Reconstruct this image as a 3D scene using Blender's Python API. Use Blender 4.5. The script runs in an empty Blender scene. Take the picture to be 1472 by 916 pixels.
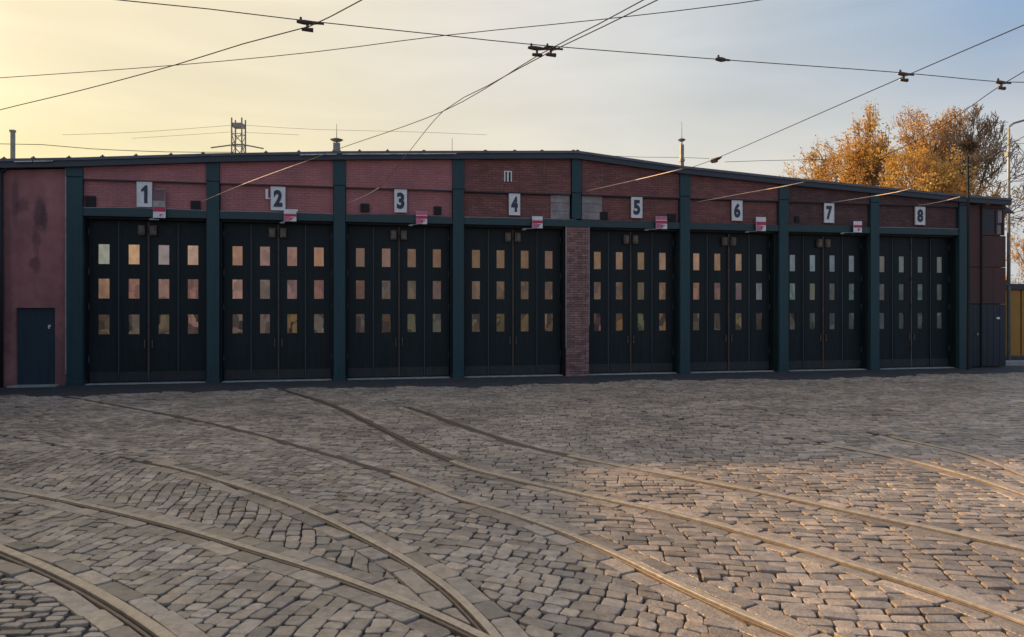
import bpy, math, random
from math import radians as R
from mathutils import Vector, Matrix
random.seed(7)
SC = bpy.context.scene
COL = SC.collection

# ------------------------------------------------------------------ camera
FPX, W0, H0, CX, HOR, EYE = 1063.0, 1472.0, 916.0, 736.0, 440.0, 2.2
cd = bpy.data.cameras.new('camera'); cam = bpy.data.objects.new('camera', cd); COL.objects.link(cam)
cam.location = (0, 0, EYE); cam.rotation_euler = (R(90), 0, 0)
cd.sensor_width = 36; cd.lens = 36*FPX/W0
cd.shift_y = (HOR - H0/2)/W0
cd.clip_end = 3000; cd.clip_start = 0.05
SC.camera = cam

# ------------------------------------------------------------------ light
SUN_AZ, SUN_EL = -60.0, 18.0          # degrees from +Y towards +X, and above the horizon
SC.view_settings.view_transform = 'Standard'; SC.view_settings.look = 'None'
SC.view_settings.exposure = 0.0; SC.view_settings.gamma = 1.0
az, el = R(SUN_AZ), R(SUN_EL)
sdir = Vector((math.sin(az)*math.cos(el), math.cos(az)*math.cos(el), math.sin(el)))
sl = bpy.data.lights.new('sun', 'SUN'); sl.energy = 5.0; sl.angle = R(1.0); sl.color = (1.0, 0.66, 0.32)
so = bpy.data.objects.new('sun', sl); COL.objects.link(so)
so.rotation_euler = (-sdir).to_track_quat('-Z', 'Y').to_euler(); so.location = (-40, 30, 40)
world = bpy.data.worlds.new("World"); SC.world = world; world.use_nodes = True
nt = world.node_tree; nt.nodes.clear()
def N(t, **k):
    n = nt.nodes.new(t)
    for a, b in k.items(): setattr(n, a, b)
    return n
wo = N('ShaderNodeOutputWorld'); bg = N('ShaderNodeBackground')
sky = N('ShaderNodeTexSky', sky_type='NISHITA'); sky.sun_disc = False
sky.sun_elevation = el; sky.sun_rotation = az; sky.altitude = 100
sky.air_density = 1.0; sky.dust_density = 2.5; sky.ozone_density = 1.0
# thin high cloud veil: pale, brighter and creamier on the sun's side, thinning away from it
tc = N('ShaderNodeTexCoord'); dot = N('ShaderNodeVectorMath', operation='DOT_PRODUCT')
nt.links.new(tc.outputs['Generated'], dot.inputs[0]); dot.inputs[1].default_value = sdir
ramp = N('ShaderNodeValToRGB')
mp = N('ShaderNodeMapRange'); mp.inputs[1].default_value = -1; mp.inputs[2].default_value = 1
nt.links.new(dot.outputs['Value'], mp.inputs[0]); nt.links.new(mp.outputs[0], ramp.inputs[0])
def fill_ramp(r, stops):
    cr = r.color_ramp; cr.elements[0].position = stops[0][0]; cr.elements[0].color = (*stops[0][1], 1)
    cr.elements[1].position = stops[-1][0]; cr.elements[1].color = (*stops[-1][1], 1)
    for p, c in stops[1:-1]:
        e = cr.elements.new(p); e.color = (*c, 1)
fill_ramp(ramp, [(0, (.27, .37, .56)), (.40, (.28, .40, .59)), (.52, (.31, .46, .68)), (.563, (.41, .52, .66)), (.638, (.54, .60, .66)), (.70, (.73, .74, .73)), (.79, (.86, .81, .73)), (.885, (.95, .84, .61)), (.955, (1.0, .86, .55)), (1.0, (1.7, 1.35, .80))])
hramp = N('ShaderNodeValToRGB'); nt.links.new(mp.outputs[0], hramp.inputs[0])
fill_ramp(hramp, [(0, (.40, .47, .60)), (.40, (.50, .55, .62)), (.50, (.68, .68, .66)), (.617, (.77, .74, .66)), (.70, (.84, .80, .69)), (.816, (.92, .81, .58)), (.942, (1.0, .86, .47)), (1.0, (1.6, 1.2, .65))])
sepz = N('ShaderNodeSeparateXYZ'); nt.links.new(tc.outputs['Generated'], sepz.inputs[0])
hz = N('ShaderNodeMapRange', interpolation_type='SMOOTHSTEP'); hz.inputs[1].default_value = .14; hz.inputs[2].default_value = .36; hz.inputs[3].default_value = 1; hz.inputs[4].default_value = 0
nt.links.new(sepz.outputs['Z'], hz.inputs[0])
veil = N('ShaderNodeMix', data_type='RGBA'); nt.links.new(hz.outputs[0], veil.inputs[0]); nt.links.new(ramp.outputs[0], veil.inputs[6]); nt.links.new(hramp.outputs[0], veil.inputs[7])
mapn = N('ShaderNodeMapping'); mapn.inputs['Scale'].default_value = (1.2, 1.2, 5.0); mapn.inputs['Rotation'].default_value = (R(8), R(-16), 0)
nt.links.new(tc.outputs['Generated'], mapn.inputs[0])
no = N('ShaderNodeTexNoise'); no.inputs['Scale'].default_value = 1.6; no.inputs['Detail'].default_value = 5; no.inputs['Roughness'].default_value = .5
nt.links.new(mapn.outputs[0], no.inputs[0])
mr = N('ShaderNodeMapRange'); mr.inputs[1].default_value = .35; mr.inputs[2].default_value = .7; mr.inputs[3].default_value = .80; mr.inputs[4].default_value = .97
nt.links.new(no.outputs[0], mr.inputs[0])
sc1 = N('ShaderNodeVectorMath', operation='SCALE'); sc1.inputs['Scale'].default_value = 0.10
nt.links.new(sky.outputs[0], sc1.inputs[0])
mx = N('ShaderNodeMix', data_type='RGBA'); nt.links.new(mr.outputs[0], mx.inputs[0])
nt.links.new(sc1.outputs[0], mx.inputs[6]); nt.links.new(veil.outputs[2], mx.inputs[7])
map2 = N('ShaderNodeMapping'); map2.inputs['Scale'].default_value = (1.0, 1.6, 7.0); map2.inputs['Rotation'].default_value = (R(-4), R(22), R(20))
nt.links.new(tc.outputs['Generated'], map2.inputs[0])
no2 = N('ShaderNodeTexNoise'); no2.inputs['Scale'].default_value = 2.3; no2.inputs['Detail'].default_value = 6; no2.inputs['Roughness'].default_value = .5; no2.inputs['Distortion'].default_value = .6
nt.links.new(map2.outputs[0], no2.inputs[0])
mr2 = N('ShaderNodeMapRange'); mr2.inputs[1].default_value = .34; mr2.inputs[2].default_value = .68; mr2.inputs[3].default_value = 9.6; mr2.inputs[4].default_value = 10.6
nt.links.new(no2.outputs[0], mr2.inputs[0])
sc2 = N('ShaderNodeVectorMath', operation='SCALE'); sc2.inputs['Scale'].default_value = 10.0
nt.links.new(mx.outputs[2], sc2.inputs[0]); nt.links.new(mr2.outputs[0], sc2.inputs['Scale'])
nt.links.new(sc2.outputs[0], bg.inputs[0]); bg.inputs[1].default_value = 0.1
nt.links.new(bg.outputs[0], wo.inputs[0])

# ------------------------------------------------------------------ helpers
def G(px, py, z=0.0):
    """point of the place at height z seen at this spot of the survey photograph"""
    Y = (EYE - z)*FPX/(py - HOR)
    return Vector(((px-CX)/FPX*Y, Y, z))
def P(px, py, Y):
    return Vector(((px-CX)/FPX*Y, Y, EYE + (HOR-py)/FPX*Y))

def tag(o, label=None, cat=None, group=None, kind=None):
    if label: o['label'] = label
    if cat: o['category'] = cat
    if group: o['group'] = group
    if kind: o['kind'] = kind
    return o
def empty(name, loc=(0, 0, 0), rz=0, **k):
    o = bpy.data.objects.new(name, None); COL.objects.link(o); o.location = loc; o.rotation_euler = (0, 0, rz)
    o.empty_display_size = .2
    return tag(o, **k)

class MB:
    def __init__(s): s.v = []; s.f = []; s.t = []
    def add(s, vs, fs, tone=None):
        b = len(s.v); s.v.extend([tuple(v) for v in vs]); s.f.extend([tuple(i+b for i in f) for f in fs])
        s.t.extend([tone if tone is not None else .5]*len(fs)); return s
    def box(s, x0, x1, y0, y1, z0, z1, tone=None, bev=0.0):
        if bev:
            b = bev; v = []; 
            for z, q in ((z0, b), (z0+b, 0), (z1-b, 0), (z1, b)):
                v += [(x0+q, y0+q, z), (x1-q, y0+q, z), (x1-q, y1-q, z), (x0+q, y1-q, z)]
            f = [(3, 2, 1, 0), (12, 13, 14, 15)]
            for k in range(3):
                for i in range(4): f.append((4*k+i, 4*k+(i+1) % 4, 4*k+4+(i+1) % 4, 4*k+4+i))
            return s.add(v, f, tone)
        v = [(x0, y0, z0), (x1, y0, z0), (x1, y1, z0), (x0, y1, z0), (x0, y0, z1), (x1, y0, z1), (x1, y1, z1), (x0, y1, z1)]
        return s.add(v, [(3, 2, 1, 0), (4, 5, 6, 7), (0, 1, 5, 4), (1, 2, 6, 5), (2, 3, 7, 6), (3, 0, 4, 7)], tone)
    def prism(s, poly, y0, y1, tone=None):
        """polygon in x,z extruded along y"""
        n = len(poly); v = [(x, y0, z) for x, z in poly] + [(x, y1, z) for x, z in poly]
        f = [tuple(range(n)), tuple(range(2*n-1, n-1, -1))] + [(i+n, (i+1) % n+n, (i+1) % n, i) for i in range(n)]
        return s.add(v, f, tone)
    def tube(s, pts, r, n=6, tone=None, cap=True):
        pts = [Vector(p) for p in pts]; rr = r if isinstance(r, (list, tuple)) else [r]*len(pts)
        v = []; f = []
        for i, p in enumerate(pts):
            d = (pts[min(i+1, len(pts)-1)] - pts[max(i-1, 0)]).normalized()
            a = d.cross(Vector((0, 0, 1)) if abs(d.z) < .9 else Vector((1, 0, 0))).normalized(); b = a.cross(d)
            for k in range(n):
                w = 2*math.pi*k/n; v.append(p + (a*math.cos(w)+b*math.sin(w))*rr[i])
        for i in range(len(pts)-1):
            for k in range(n): f.append((i*n+k, i*n+(k+1) % n, (i+1)*n+(k+1) % n, (i+1)*n+k))
        if cap: f += [tuple(range(n-1, -1, -1)), tuple(range((len(pts)-1)*n, len(pts)*n))]
        return s.add(v, f, tone)
    def mesh(s, name, mat=None, smooth=False, tones=False):
        me = bpy.data.meshes.new(name); me.from_pydata(s.v, [], s.f)
        if mat: me.materials.append(mat)
        if tones:
            at = me.attributes.new('tone', 'FLOAT', 'FACE'); at.data.foreach_set('value', s.t)
        if smooth: me.polygons.foreach_set('use_smooth', [True]*len(me.polygons))
        me.update(); return me
    def build(s, name, mat, parent=None, smooth=False, tones=False, **k):
        o = bpy.data.objects.new(name, s.mesh(name, mat, smooth, tones)); COL.objects.link(o)
        if parent: o.parent = parent
        return tag(o, **k)
def link(name, me, parent, loc=(0, 0, 0)):
    o = bpy.data.objects.new(name, me); COL.objects.link(o); o.parent = parent; o.location = loc; return o

# ------------------------------------------------------------------ materials
def mat(name, col, rough=.6, var=.25, scale=3.0, metal=0.0, bump=.0, bscale=40, stain=0.0, stain_col=(.02, .02, .025),
        tone=0.0, spec=.5, streak=False, tone_hue=None, coat=0, patches=0, spots=()):
    m = bpy.data.materials.new(name); m.use_nodes = True; t = m.node_tree; L = t.links.new
    p = t.nodes['Principled BSDF']; p.inputs['Roughness'].default_value = rough; p.inputs['Metallic'].default_value = metal
    p.inputs['Specular IOR Level'].default_value = spec; p.inputs['Coat Weight'].default_value = coat
    tcn = t.nodes.new('ShaderNodeTexCoord'); oi = t.nodes.new('ShaderNodeObjectInfo')
    ad = t.nodes.new('ShaderNodeVectorMath'); ad.operation = 'ADD'; L(tcn.outputs['Object'], ad.inputs[0]); L(oi.outputs['Location'], ad.inputs[1])
    n1 = t.nodes.new('ShaderNodeTexNoise'); n1.inputs['Scale'].default_value = scale; n1.inputs['Detail'].default_value = 6; n1.inputs['Roughness'].default_value = .62
    if streak:
        mpn = t.nodes.new('ShaderNodeMapping'); mpn.inputs['Scale'].default_value = (3.5, 3.5, .35); L(ad.outputs[0], mpn.inputs[0]); L(mpn.outputs[0], n1.inputs[0])
    else: L(ad.outputs[0], n1.inputs[0])
    rp = t.nodes.new('ShaderNodeMapRange'); rp.inputs[1].default_value = .3; rp.inputs[2].default_value = .7
    rp.inputs[3].default_value = 1-var; rp.inputs[4].default_value = 1+var; L(n1.outputs[0], rp.inputs[0])
    fac = rp.outputs[0]
    base = t.nodes.new('ShaderNodeRGB'); base.outputs[0].default_value = (*col, 1); cin = base.outputs[0]
    if tone:
        a = t.nodes.new('ShaderNodeAttribute'); a.attribute_name = 'tone'
        r2 = t.nodes.new('ShaderNodeMapRange'); r2.inputs[3].default_value = 1-tone; r2.inputs[4].default_value = 1+tone; L(a.outputs['Fac'], r2.inputs[0])
        mm = t.nodes.new('ShaderNodeMath'); mm.operation = 'MULTIPLY'; L(fac, mm.inputs[0]); L(r2.outputs[0], mm.inputs[1]); fac = mm.outputs[0]
        if tone_hue:
            wn = t.nodes.new('ShaderNodeTexWhiteNoise'); wn.noise_dimensions = '1D'; L(a.outputs['Fac'], wn.inputs['W'])
            mh = t.nodes.new('ShaderNodeMix'); mh.data_type = 'RGBA'; L(wn.outputs[0], mh.inputs[0]); mh.inputs[6].default_value = (*col, 1); mh.inputs[7].default_value = (*tone_hue, 1); cin = mh.outputs[2]
    sc = t.nodes.new('ShaderNodeVectorMath'); sc.operation = 'SCALE'; L(cin, sc.inputs[0]); L(fac, sc.inputs['Scale'])
    out = sc.outputs[0]
    if stain:
        n2 = t.nodes.new('ShaderNodeTexNoise'); n2.inputs['Scale'].default_value = scale*.45; n2.inputs['Detail'].default_value = 8; n2.inputs['Roughness'].default_value = .7
        m2 = t.nodes.new('ShaderNodeMapping'); m2.inputs['Location'].default_value = (7, 3, 11); m2.inputs['Scale'].default_value = (1.6, 1.6, .6)
        L(ad.outputs[0], m2.inputs[0]); L(m2.outputs[0], n2.inputs[0])
        r3 = t.nodes.new('ShaderNodeMapRange'); r3.inputs[1].default_value = .5; r3.inputs[2].default_value = .72; r3.inputs[4].default_value = stain; L(n2.outputs[0], r3.inputs[0])
        mk = t.nodes.new('ShaderNodeMix'); mk.data_type = 'RGBA'; L(r3.outputs[0], mk.inputs[0]); L(out, mk.inputs[6]); mk.inputs[7].default_value = (*stain_col, 1); out = mk.outputs[2]
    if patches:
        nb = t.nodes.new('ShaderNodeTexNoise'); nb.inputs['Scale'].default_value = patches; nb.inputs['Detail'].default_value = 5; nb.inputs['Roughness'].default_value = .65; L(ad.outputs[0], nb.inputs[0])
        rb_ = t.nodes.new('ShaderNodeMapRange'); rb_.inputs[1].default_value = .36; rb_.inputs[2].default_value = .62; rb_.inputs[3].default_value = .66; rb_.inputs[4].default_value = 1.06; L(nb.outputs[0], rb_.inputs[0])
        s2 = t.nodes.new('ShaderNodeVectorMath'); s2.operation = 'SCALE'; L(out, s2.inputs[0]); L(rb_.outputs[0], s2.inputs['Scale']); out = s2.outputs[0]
    for (bx, bz, hx, hz_, st) in spots:
        sb = t.nodes.new('ShaderNodeVectorMath'); sb.operation = 'SUBTRACT'; L(tcn.outputs['Object'], sb.inputs[0]); sb.inputs[1].default_value = (bx, 0, bz)
        ml = t.nodes.new('ShaderNodeVectorMath'); ml.operation = 'MULTIPLY'; L(sb.outputs[0], ml.inputs[0]); ml.inputs[1].default_value = (1/hx, 0, 1/hz_)
        ln_ = t.nodes.new('ShaderNodeVectorMath'); ln_.operation = 'LENGTH'; L(ml.outputs[0], ln_.inputs[0])
        nz = t.nodes.new('ShaderNodeTexNoise'); nz.inputs['Scale'].default_value = 4.5; nz.inputs['Detail'].default_value = 7; nz.inputs['Roughness'].default_value = .7; L(tcn.outputs['Object'], nz.inputs[0])
        ma = t.nodes.new('ShaderNodeMath'); ma.operation = 'MULTIPLY_ADD'; L(nz.outputs[0], ma.inputs[0]); ma.inputs[1].default_value = 2.2; L(ln_.outputs['Value'], ma.inputs[2])
        mr_ = t.nodes.new('ShaderNodeMapRange'); mr_.inputs[1].default_value = 2.35; mr_.inputs[2].default_value = 1.75; mr_.inputs[3].default_value = 0; mr_.inputs[4].default_value = st; L(ma.outputs[0], mr_.inputs[0])
        mk = t.nodes.new('ShaderNodeMix'); mk.data_type = 'RGBA'; L(mr_.outputs[0], mk.inputs[0]); L(out, mk.inputs[6]); mk.inputs[7].default_value = (.055, .035, .04, 1); out = mk.outputs[2]
    L(out, p.inputs['Base Color'])
    if bump:
        n3 = t.nodes.new('ShaderNodeTexNoise'); n3.inputs['Scale'].default_value = bscale; n3.inputs['Detail'].default_value = 4; L(ad.outputs[0], n3.inputs[0])
        bp = t.nodes.new('ShaderNodeBump'); bp.inputs['Strength'].default_value = bump; bp.inputs['Distance'].default_value = .01
        L(n3.outputs[0], bp.inputs['Height']); L(bp.outputs[0], p.inputs['Normal'])
    rr = t.nodes.new('ShaderNodeMapRange'); rr.inputs[1].default_value = .3; rr.inputs[2].default_value = .7; rr.inputs[3].default_value = max(.05, rough-.12); rr.inputs[4].default_value = min(1, rough+.12)
    L(n1.outputs[0], rr.inputs[0]); L(rr.outputs[0], p.inputs['Roughness'])
    return m

M = dict(
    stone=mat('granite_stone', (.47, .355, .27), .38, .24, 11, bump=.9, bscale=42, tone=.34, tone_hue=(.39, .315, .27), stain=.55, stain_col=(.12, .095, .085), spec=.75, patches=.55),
    joint=mat('joint_soil', (.03, .025, .023), .85, .4, 6, bump=.6, bscale=30),
    shade_dark=mat('painted_shade', (.042, .043, .049), .75, .35, 3, bump=1.0, bscale=60, stain=.5, stain_col=(.085, .08, .078)),  # near-black colour stands in for the shade along the gates
    ground=mat('far_ground', (.33, .28, .25), .7, .35, 2.5, bump=.8, bscale=6),
    steel=mat('worn_rail_steel', (.54, .44, .35), .40, .2, 14, metal=.35, bump=.2, stain=.35, stain_col=(.2, .13, .09)),
    lip=mat('rusty_rail_steel', (.20, .15, .12), .55, .3, 14, metal=.4, bump=.3),
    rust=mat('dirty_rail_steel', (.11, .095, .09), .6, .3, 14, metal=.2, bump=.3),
    groove=mat('rail_groove_dirt', (.018, .016, .015), .9, .3, 20),
    plaster=mat('plain_plaster', (.34, .15, .155), .8, .22, 1.6),
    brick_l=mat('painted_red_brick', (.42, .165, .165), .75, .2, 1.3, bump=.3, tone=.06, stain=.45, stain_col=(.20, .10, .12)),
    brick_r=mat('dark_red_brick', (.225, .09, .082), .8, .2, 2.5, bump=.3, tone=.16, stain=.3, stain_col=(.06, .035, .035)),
    brick_d=mat('vignette_dark_brick', (.115, .06, .06), .85, .2, 2.5, bump=.3, tone=.2, stain=.5, stain_col=(.04, .028, .03)),  # far right bays: vignette darkening put into the brick colour
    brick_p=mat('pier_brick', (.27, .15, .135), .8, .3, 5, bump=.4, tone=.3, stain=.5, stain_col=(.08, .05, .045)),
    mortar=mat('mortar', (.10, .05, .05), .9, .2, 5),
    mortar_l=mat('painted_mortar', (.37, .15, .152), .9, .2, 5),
    teal=mat('teal_paint', (.017, .054, .066), .5, .2, 3, spec=.4, stain=.5, stain_col=(.035, .04, .042), bump=.15, streak=True),
    beam=mat('teal_beam_paint', (.018, .050, .058), .5, .2, 3, stain=.4, stain_col=(.03, .04, .04)),
    navy=mat('navy_gate_paint', (.011, .018, .021), .5, .4, 3, spec=.25, stain=.45, stain_col=(.024, .028, .029), bump=.12, bscale=14, streak=True),
    kick=mat('scuffed_kick_plate', (.022, .024, .026), .55, .5, 8, stain=.6, stain_col=(.045, .036, .03), bump=.3),
    strip=mat('seam_strip_paint', (.045, .06, .068), .5, .3, 4),
    rod=mat('brown_rod', (.12, .08, .06), .6, .4, 6, stain=.5, stain_col=(.04, .05, .05)),
    latch=mat('latch_metal', (.16, .12, .09), .6, .5, 9),
    fascia=mat('slate_fascia', (.04, .046, .062), .5, .2, 3),
    roofm=mat('roof_felt', (.11, .12, .14), .7, .3, 3, bump=.4),
    flash=mat('zinc_flashing', (.5, .5, .47), .4, .4, 4, metal=.6, stain=.6, stain_col=(.08, .08, .09)),
    white=mat('white_board', (.78, .78, .78), .5, .08, 8, stain=.25, stain_col=(.3, .28, .28)),
    dark=mat('dark_glyph', (.035, .04, .07), .5, .2, 8),
    red=mat('sign_red', (.52, .03, .08), .45, .12, 8),
    pink=mat('sign_faded_red', (.55, .16, .26), .45, .25, 9),
    pale=mat('pale_board', (.30, .265, .265), .8, .3, 5, stain=.5, stain_col=(.14, .11, .11), bump=.4),
    black=mat('black_recess', (.012, .012, .014), .7, .2, 6),
    door=mat('blue_door_paint', (.018, .040, .058), .45, .25, 3, streak=True),
    blued=mat('dark_blue_door', (.008, .014, .026), .45, .25, 3, streak=True),
    conc=mat('threshold_concrete', (.33, .34, .33), .8, .25, 5, bump=.4, stain=.5, stain_col=(.12, .11, .1)),
    maroon=mat('annex_cladding', (.085, .036, .031), .7, .25, 2, stain=.4, stain_col=(.02, .015, .016)),
    wire=mat('wire_metal', (.035, .028, .025), .75, .2, 5, spec=.2),
    copper=mat('lit_wire_copper', (.80, .58, .50), .5, .25, 5, metal=.1),
    insul=mat('insulator_brown', (.06, .035, .03), .4, .3, 20),
    galv=mat('galvanised_steel', (.28, .27, .25), .5, .3, 5, metal=.4),
    bark=mat('bark', (.10, .065, .04), .9, .3, 6),
    twig=mat('twig_bark', (.34, .21, .10), .9, .3, 6),
    greytwig=mat('grey_twig_bark', (.24, .18, .13), .9, .3, 6),
    leaf=mat('golden_leaf', (.74, .50, .14), .6, .3, 1.2, tone=.3, tone_hue=(.66, .36, .08)),
    leaf2=mat('rust_leaf', (.68, .40, .12), .6, .3, 1.2, tone=.3, tone_hue=(.55, .28, .08)),
    yellow=mat('yellow_render', (.42, .21, .05), .8, .12, 1.5, stain=.2, stain_col=(.25, .12, .03)),
    white2=mat('door_knob_metal', (.75, .75, .72), .3, .05, 5, metal=.3),
    shade_block=mat('shade_block_render', (.20, .12, .10), .8, .2, 1.5, stain=.3),
    glass=mat('dark_window_glass', (.018, .02, .024), .2, .1, 2, spec=.35),
)
for k in ('leaf', 'leaf2'):
    p = M[k].node_tree.nodes['Principled BSDF']
    p.inputs['Transmission Weight'].default_value = 0
    # thin leaves let light through
    t = M[k].node_tree; tr = t.nodes.new('ShaderNodeBsdfTranslucent'); ms = t.nodes.new('ShaderNodeMixShader'); ms.inputs[0].default_value = .45
    src = p.inputs['Base Color'].links[0].from_socket; t.links.new(src, tr.inputs[0]); t.links.new(p.outputs[0], ms.inputs[1]); t.links.new(tr.outputs[0], ms.inputs[2])
    t.links.new(ms.outputs[0], t.nodes['Material Output'].inputs[0])

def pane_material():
    """gate glass with a painted glow: vague warm or grey shapes in place of reflections"""
    m = bpy.data.materials.new('glowing_gate_glass'); m.use_nodes = True; t = m.node_tree; L = t.links.new
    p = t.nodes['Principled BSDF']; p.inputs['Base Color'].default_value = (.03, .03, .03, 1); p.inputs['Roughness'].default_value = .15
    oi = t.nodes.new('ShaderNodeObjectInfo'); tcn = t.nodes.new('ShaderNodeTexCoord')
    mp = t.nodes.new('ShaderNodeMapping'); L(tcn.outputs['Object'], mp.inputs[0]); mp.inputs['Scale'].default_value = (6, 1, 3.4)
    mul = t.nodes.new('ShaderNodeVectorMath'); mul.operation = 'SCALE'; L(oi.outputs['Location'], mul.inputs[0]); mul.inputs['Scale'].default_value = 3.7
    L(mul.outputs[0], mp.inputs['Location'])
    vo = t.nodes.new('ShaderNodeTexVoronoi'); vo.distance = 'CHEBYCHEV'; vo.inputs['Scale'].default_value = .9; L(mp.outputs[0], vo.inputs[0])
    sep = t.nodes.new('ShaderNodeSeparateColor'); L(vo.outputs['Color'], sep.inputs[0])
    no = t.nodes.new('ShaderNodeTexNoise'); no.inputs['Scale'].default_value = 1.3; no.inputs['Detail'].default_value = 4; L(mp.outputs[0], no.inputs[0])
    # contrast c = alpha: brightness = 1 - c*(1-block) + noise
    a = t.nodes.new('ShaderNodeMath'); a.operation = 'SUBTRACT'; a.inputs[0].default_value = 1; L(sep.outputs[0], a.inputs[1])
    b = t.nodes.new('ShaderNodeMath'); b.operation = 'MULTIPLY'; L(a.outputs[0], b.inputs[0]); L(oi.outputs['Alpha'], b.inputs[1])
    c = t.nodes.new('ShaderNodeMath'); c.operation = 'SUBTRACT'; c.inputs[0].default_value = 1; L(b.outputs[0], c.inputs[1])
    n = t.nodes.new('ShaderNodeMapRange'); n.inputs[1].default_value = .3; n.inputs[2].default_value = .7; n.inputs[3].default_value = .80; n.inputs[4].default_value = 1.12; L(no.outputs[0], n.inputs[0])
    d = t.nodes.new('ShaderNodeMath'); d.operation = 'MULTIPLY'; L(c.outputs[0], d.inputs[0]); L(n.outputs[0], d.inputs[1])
    L(oi.outputs['Color'], p.inputs['Emission Color']); L(d.outputs[0], p.inputs['Emission Strength'])  # emission colour stands in for reflections in the panes
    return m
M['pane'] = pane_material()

# ------------------------------------------------------------------ ground
_t = M['ground'].node_tree; _p = _t.nodes['Principled BSDF']; _v = _t.nodes.new('ShaderNodeTexVoronoi'); _v.feature = 'DISTANCE_TO_EDGE'; _v.inputs['Scale'].default_value = 5.0
_c = _t.nodes.new('ShaderNodeTexCoord'); _t.links.new(_c.outputs['Object'], _v.inputs[0]); _r = _t.nodes.new('ShaderNodeMapRange'); _r.inputs[2].default_value = .07; _t.links.new(_v.outputs[0], _r.inputs[0])
_m = _t.nodes.new('ShaderNodeMix'); _m.data_type = 'RGBA'; _t.links.new(_r.outputs[0], _m.inputs[0]); _m.inputs[6].default_value = (.03, .025, .023, 1); _t.links.new(_p.inputs['Base Color'].links[0].from_socket, _m.inputs[7]); _t.links.new(_m.outputs[2], _p.inputs['Base Color'])
gm = MB(); gm.add([(-900, -300, -.030), (900, -300, -.030), (900, 1500, -.030), (-900, 1500, -.030)], [(0, 1, 2, 3)])
gm.build('ground', M['ground'], kind='structure')
yard = MB().add([(-5.1, 1.6, -.024), (5.1, 1.6, -.024), (21.2, 27.5, -.024), (-21.2, 27.5, -.024)], [(0, 1, 2, 3)]).build('cobblestone_yard', M['joint'], kind='structure')

def catmull(pts, step=.16):
    pts = [Vector(p) for p in pts]; out = []
    pts = [pts[0]*2-pts[1]] + pts + [pts[-1]*2-pts[-2]]
    for i in range(1, len(pts)-2):
        p0, p1, p2, p3 = pts[i-1:i+3]; n = max(1, int((p2-p1).length/step))
        for k in range(n):
            t = k/n
            out.append(.5*((2*p1)+(p2-p0)*t+(2*p0-5*p1+4*p2-p3)*t*t+(3*p1-p0-3*p2+p3)*t**3))
    out.append(pts[-2]); return out
RAILS = [
 ([(-150, 735), (-60, 767), (0, 791), (60, 816), (120, 845), (180, 880), (235, 918), (290, 965)], 'curved tram rail with deep dark groove at the lower left corner'),
 ([(-250, 680), (-60, 696), (39, 710), (130, 728), (250, 757), (370, 793), (480, 828), (590, 870), (690, 916), (780, 965)], 'long pale tram rail sweeping from the left edge to bottom centre'),
 ([(200, 662), (250, 672), (310, 689), (382, 712), (435, 732), (490, 757), (570, 799), (640, 846), (700, 905), (728, 945), (745, 975)], 'shiny bent tram rail meeting another rail at bottom centre'),
 ([(20, 560), (110, 573), (250, 598), (350, 620), (440, 645), (520, 668), (590, 691), (656, 716), (740, 741), (808, 765), (890, 800), (980, 844), (1060, 880), (1150, 918), (1260, 970)], 'double edged tram rail curving to the bottom right of centre'),
 ([(370, 549), (425, 566), (475, 582), (522, 604), (590, 638), (660, 668), (726, 686), (800, 703), (972, 740), (1080, 768), (1188, 800), (1340, 848), (1472, 895), (1600, 945)], 'sunlit tan tram rail running to the lower right corner'),
 ([(585, 585), (600, 590), (660, 611), (743, 638), (840, 660), (972, 685), (1100, 709), (1230, 737), (1340, 760), (1472, 789), (1620, 825)], 'sunlit tan tram rail reaching the right edge below the shadow line'),
 ([(1180, 638), (1292, 659), (1380, 681), (1472, 711), (1620, 765)], 'thin tram rail nearer the camera of the pair at right edge'),
 ([(1270, 626), (1395, 654), (1472, 684), (1620, 740)], 'thin tram rail farther from the camera of the pair at right edge'),
]
rails = []
WIDE = [1.0, .80, .82, .85, 1.15, 1.1, .9, .85]
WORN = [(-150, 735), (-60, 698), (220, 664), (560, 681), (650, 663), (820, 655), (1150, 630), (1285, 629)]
for pts, lab in RAILS:
    g = catmull([G(*p) for p in pts]); dn = (g[-1]-g[-4]).normalized(); g = g + [g[-1]+dn*.25*k for k in range(1, 22)]
    if pts[0][0] < 0: df = (g[0]-g[3]).normalized(); g = [g[0]+df*.25*k for k in range(24, 0, -1)] + g
    rails.append(g)
    root = empty('tram_rail', g[0], label=lab, cat='tram rail', group='tram rails set in the cobbles')
    def sweep(prof, name, mt, i0=0, i1=10**6, root=root, g=g):
        v = []; f = []; n = len(prof)
        for i, p in enumerate(g):
            d = (g[min(i+1, len(g)-1)]-g[max(i-1, 0)]).normalized(); q = Vector((d.y, -d.x, 0))
            for a, z in prof: a = a*WIDE[len(rails)-1]; v.append(p + q*a + Vector((0, 0, z)) - g[0])
        for i in range(i0, min(i1, len(g)-1)):
            for k in range(n-1): f.append((i*n+k, i*n+k+1, (i+1)*n+k+1, (i+1)*n+k))
        used = sorted({q for t in f for q in t}); mp_ = {q: c for c, q in enumerate(used)}
        MB().add([v[q] for q in used], [tuple(mp_[q] for q in t) for t in f]).build(name, mt, root, smooth=False)
    prof = [(-.072, -.05), (-.070, .004), (-.064, .009), (.006, .009), (.012, .004), (.014, -.03)]
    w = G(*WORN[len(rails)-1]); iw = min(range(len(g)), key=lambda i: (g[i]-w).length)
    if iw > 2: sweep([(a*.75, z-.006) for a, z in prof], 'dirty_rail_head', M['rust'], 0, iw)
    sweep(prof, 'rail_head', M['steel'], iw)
    sweep([(.012, -.024), (.046, -.024)], 'rail_groove', M['groove'])
    sweep([(.044, -.03), (.046, .004), (.050, .007), (.070, .007), (.073, .003), (.075, -.05)], 'rail_lip', M['lip'])

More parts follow.
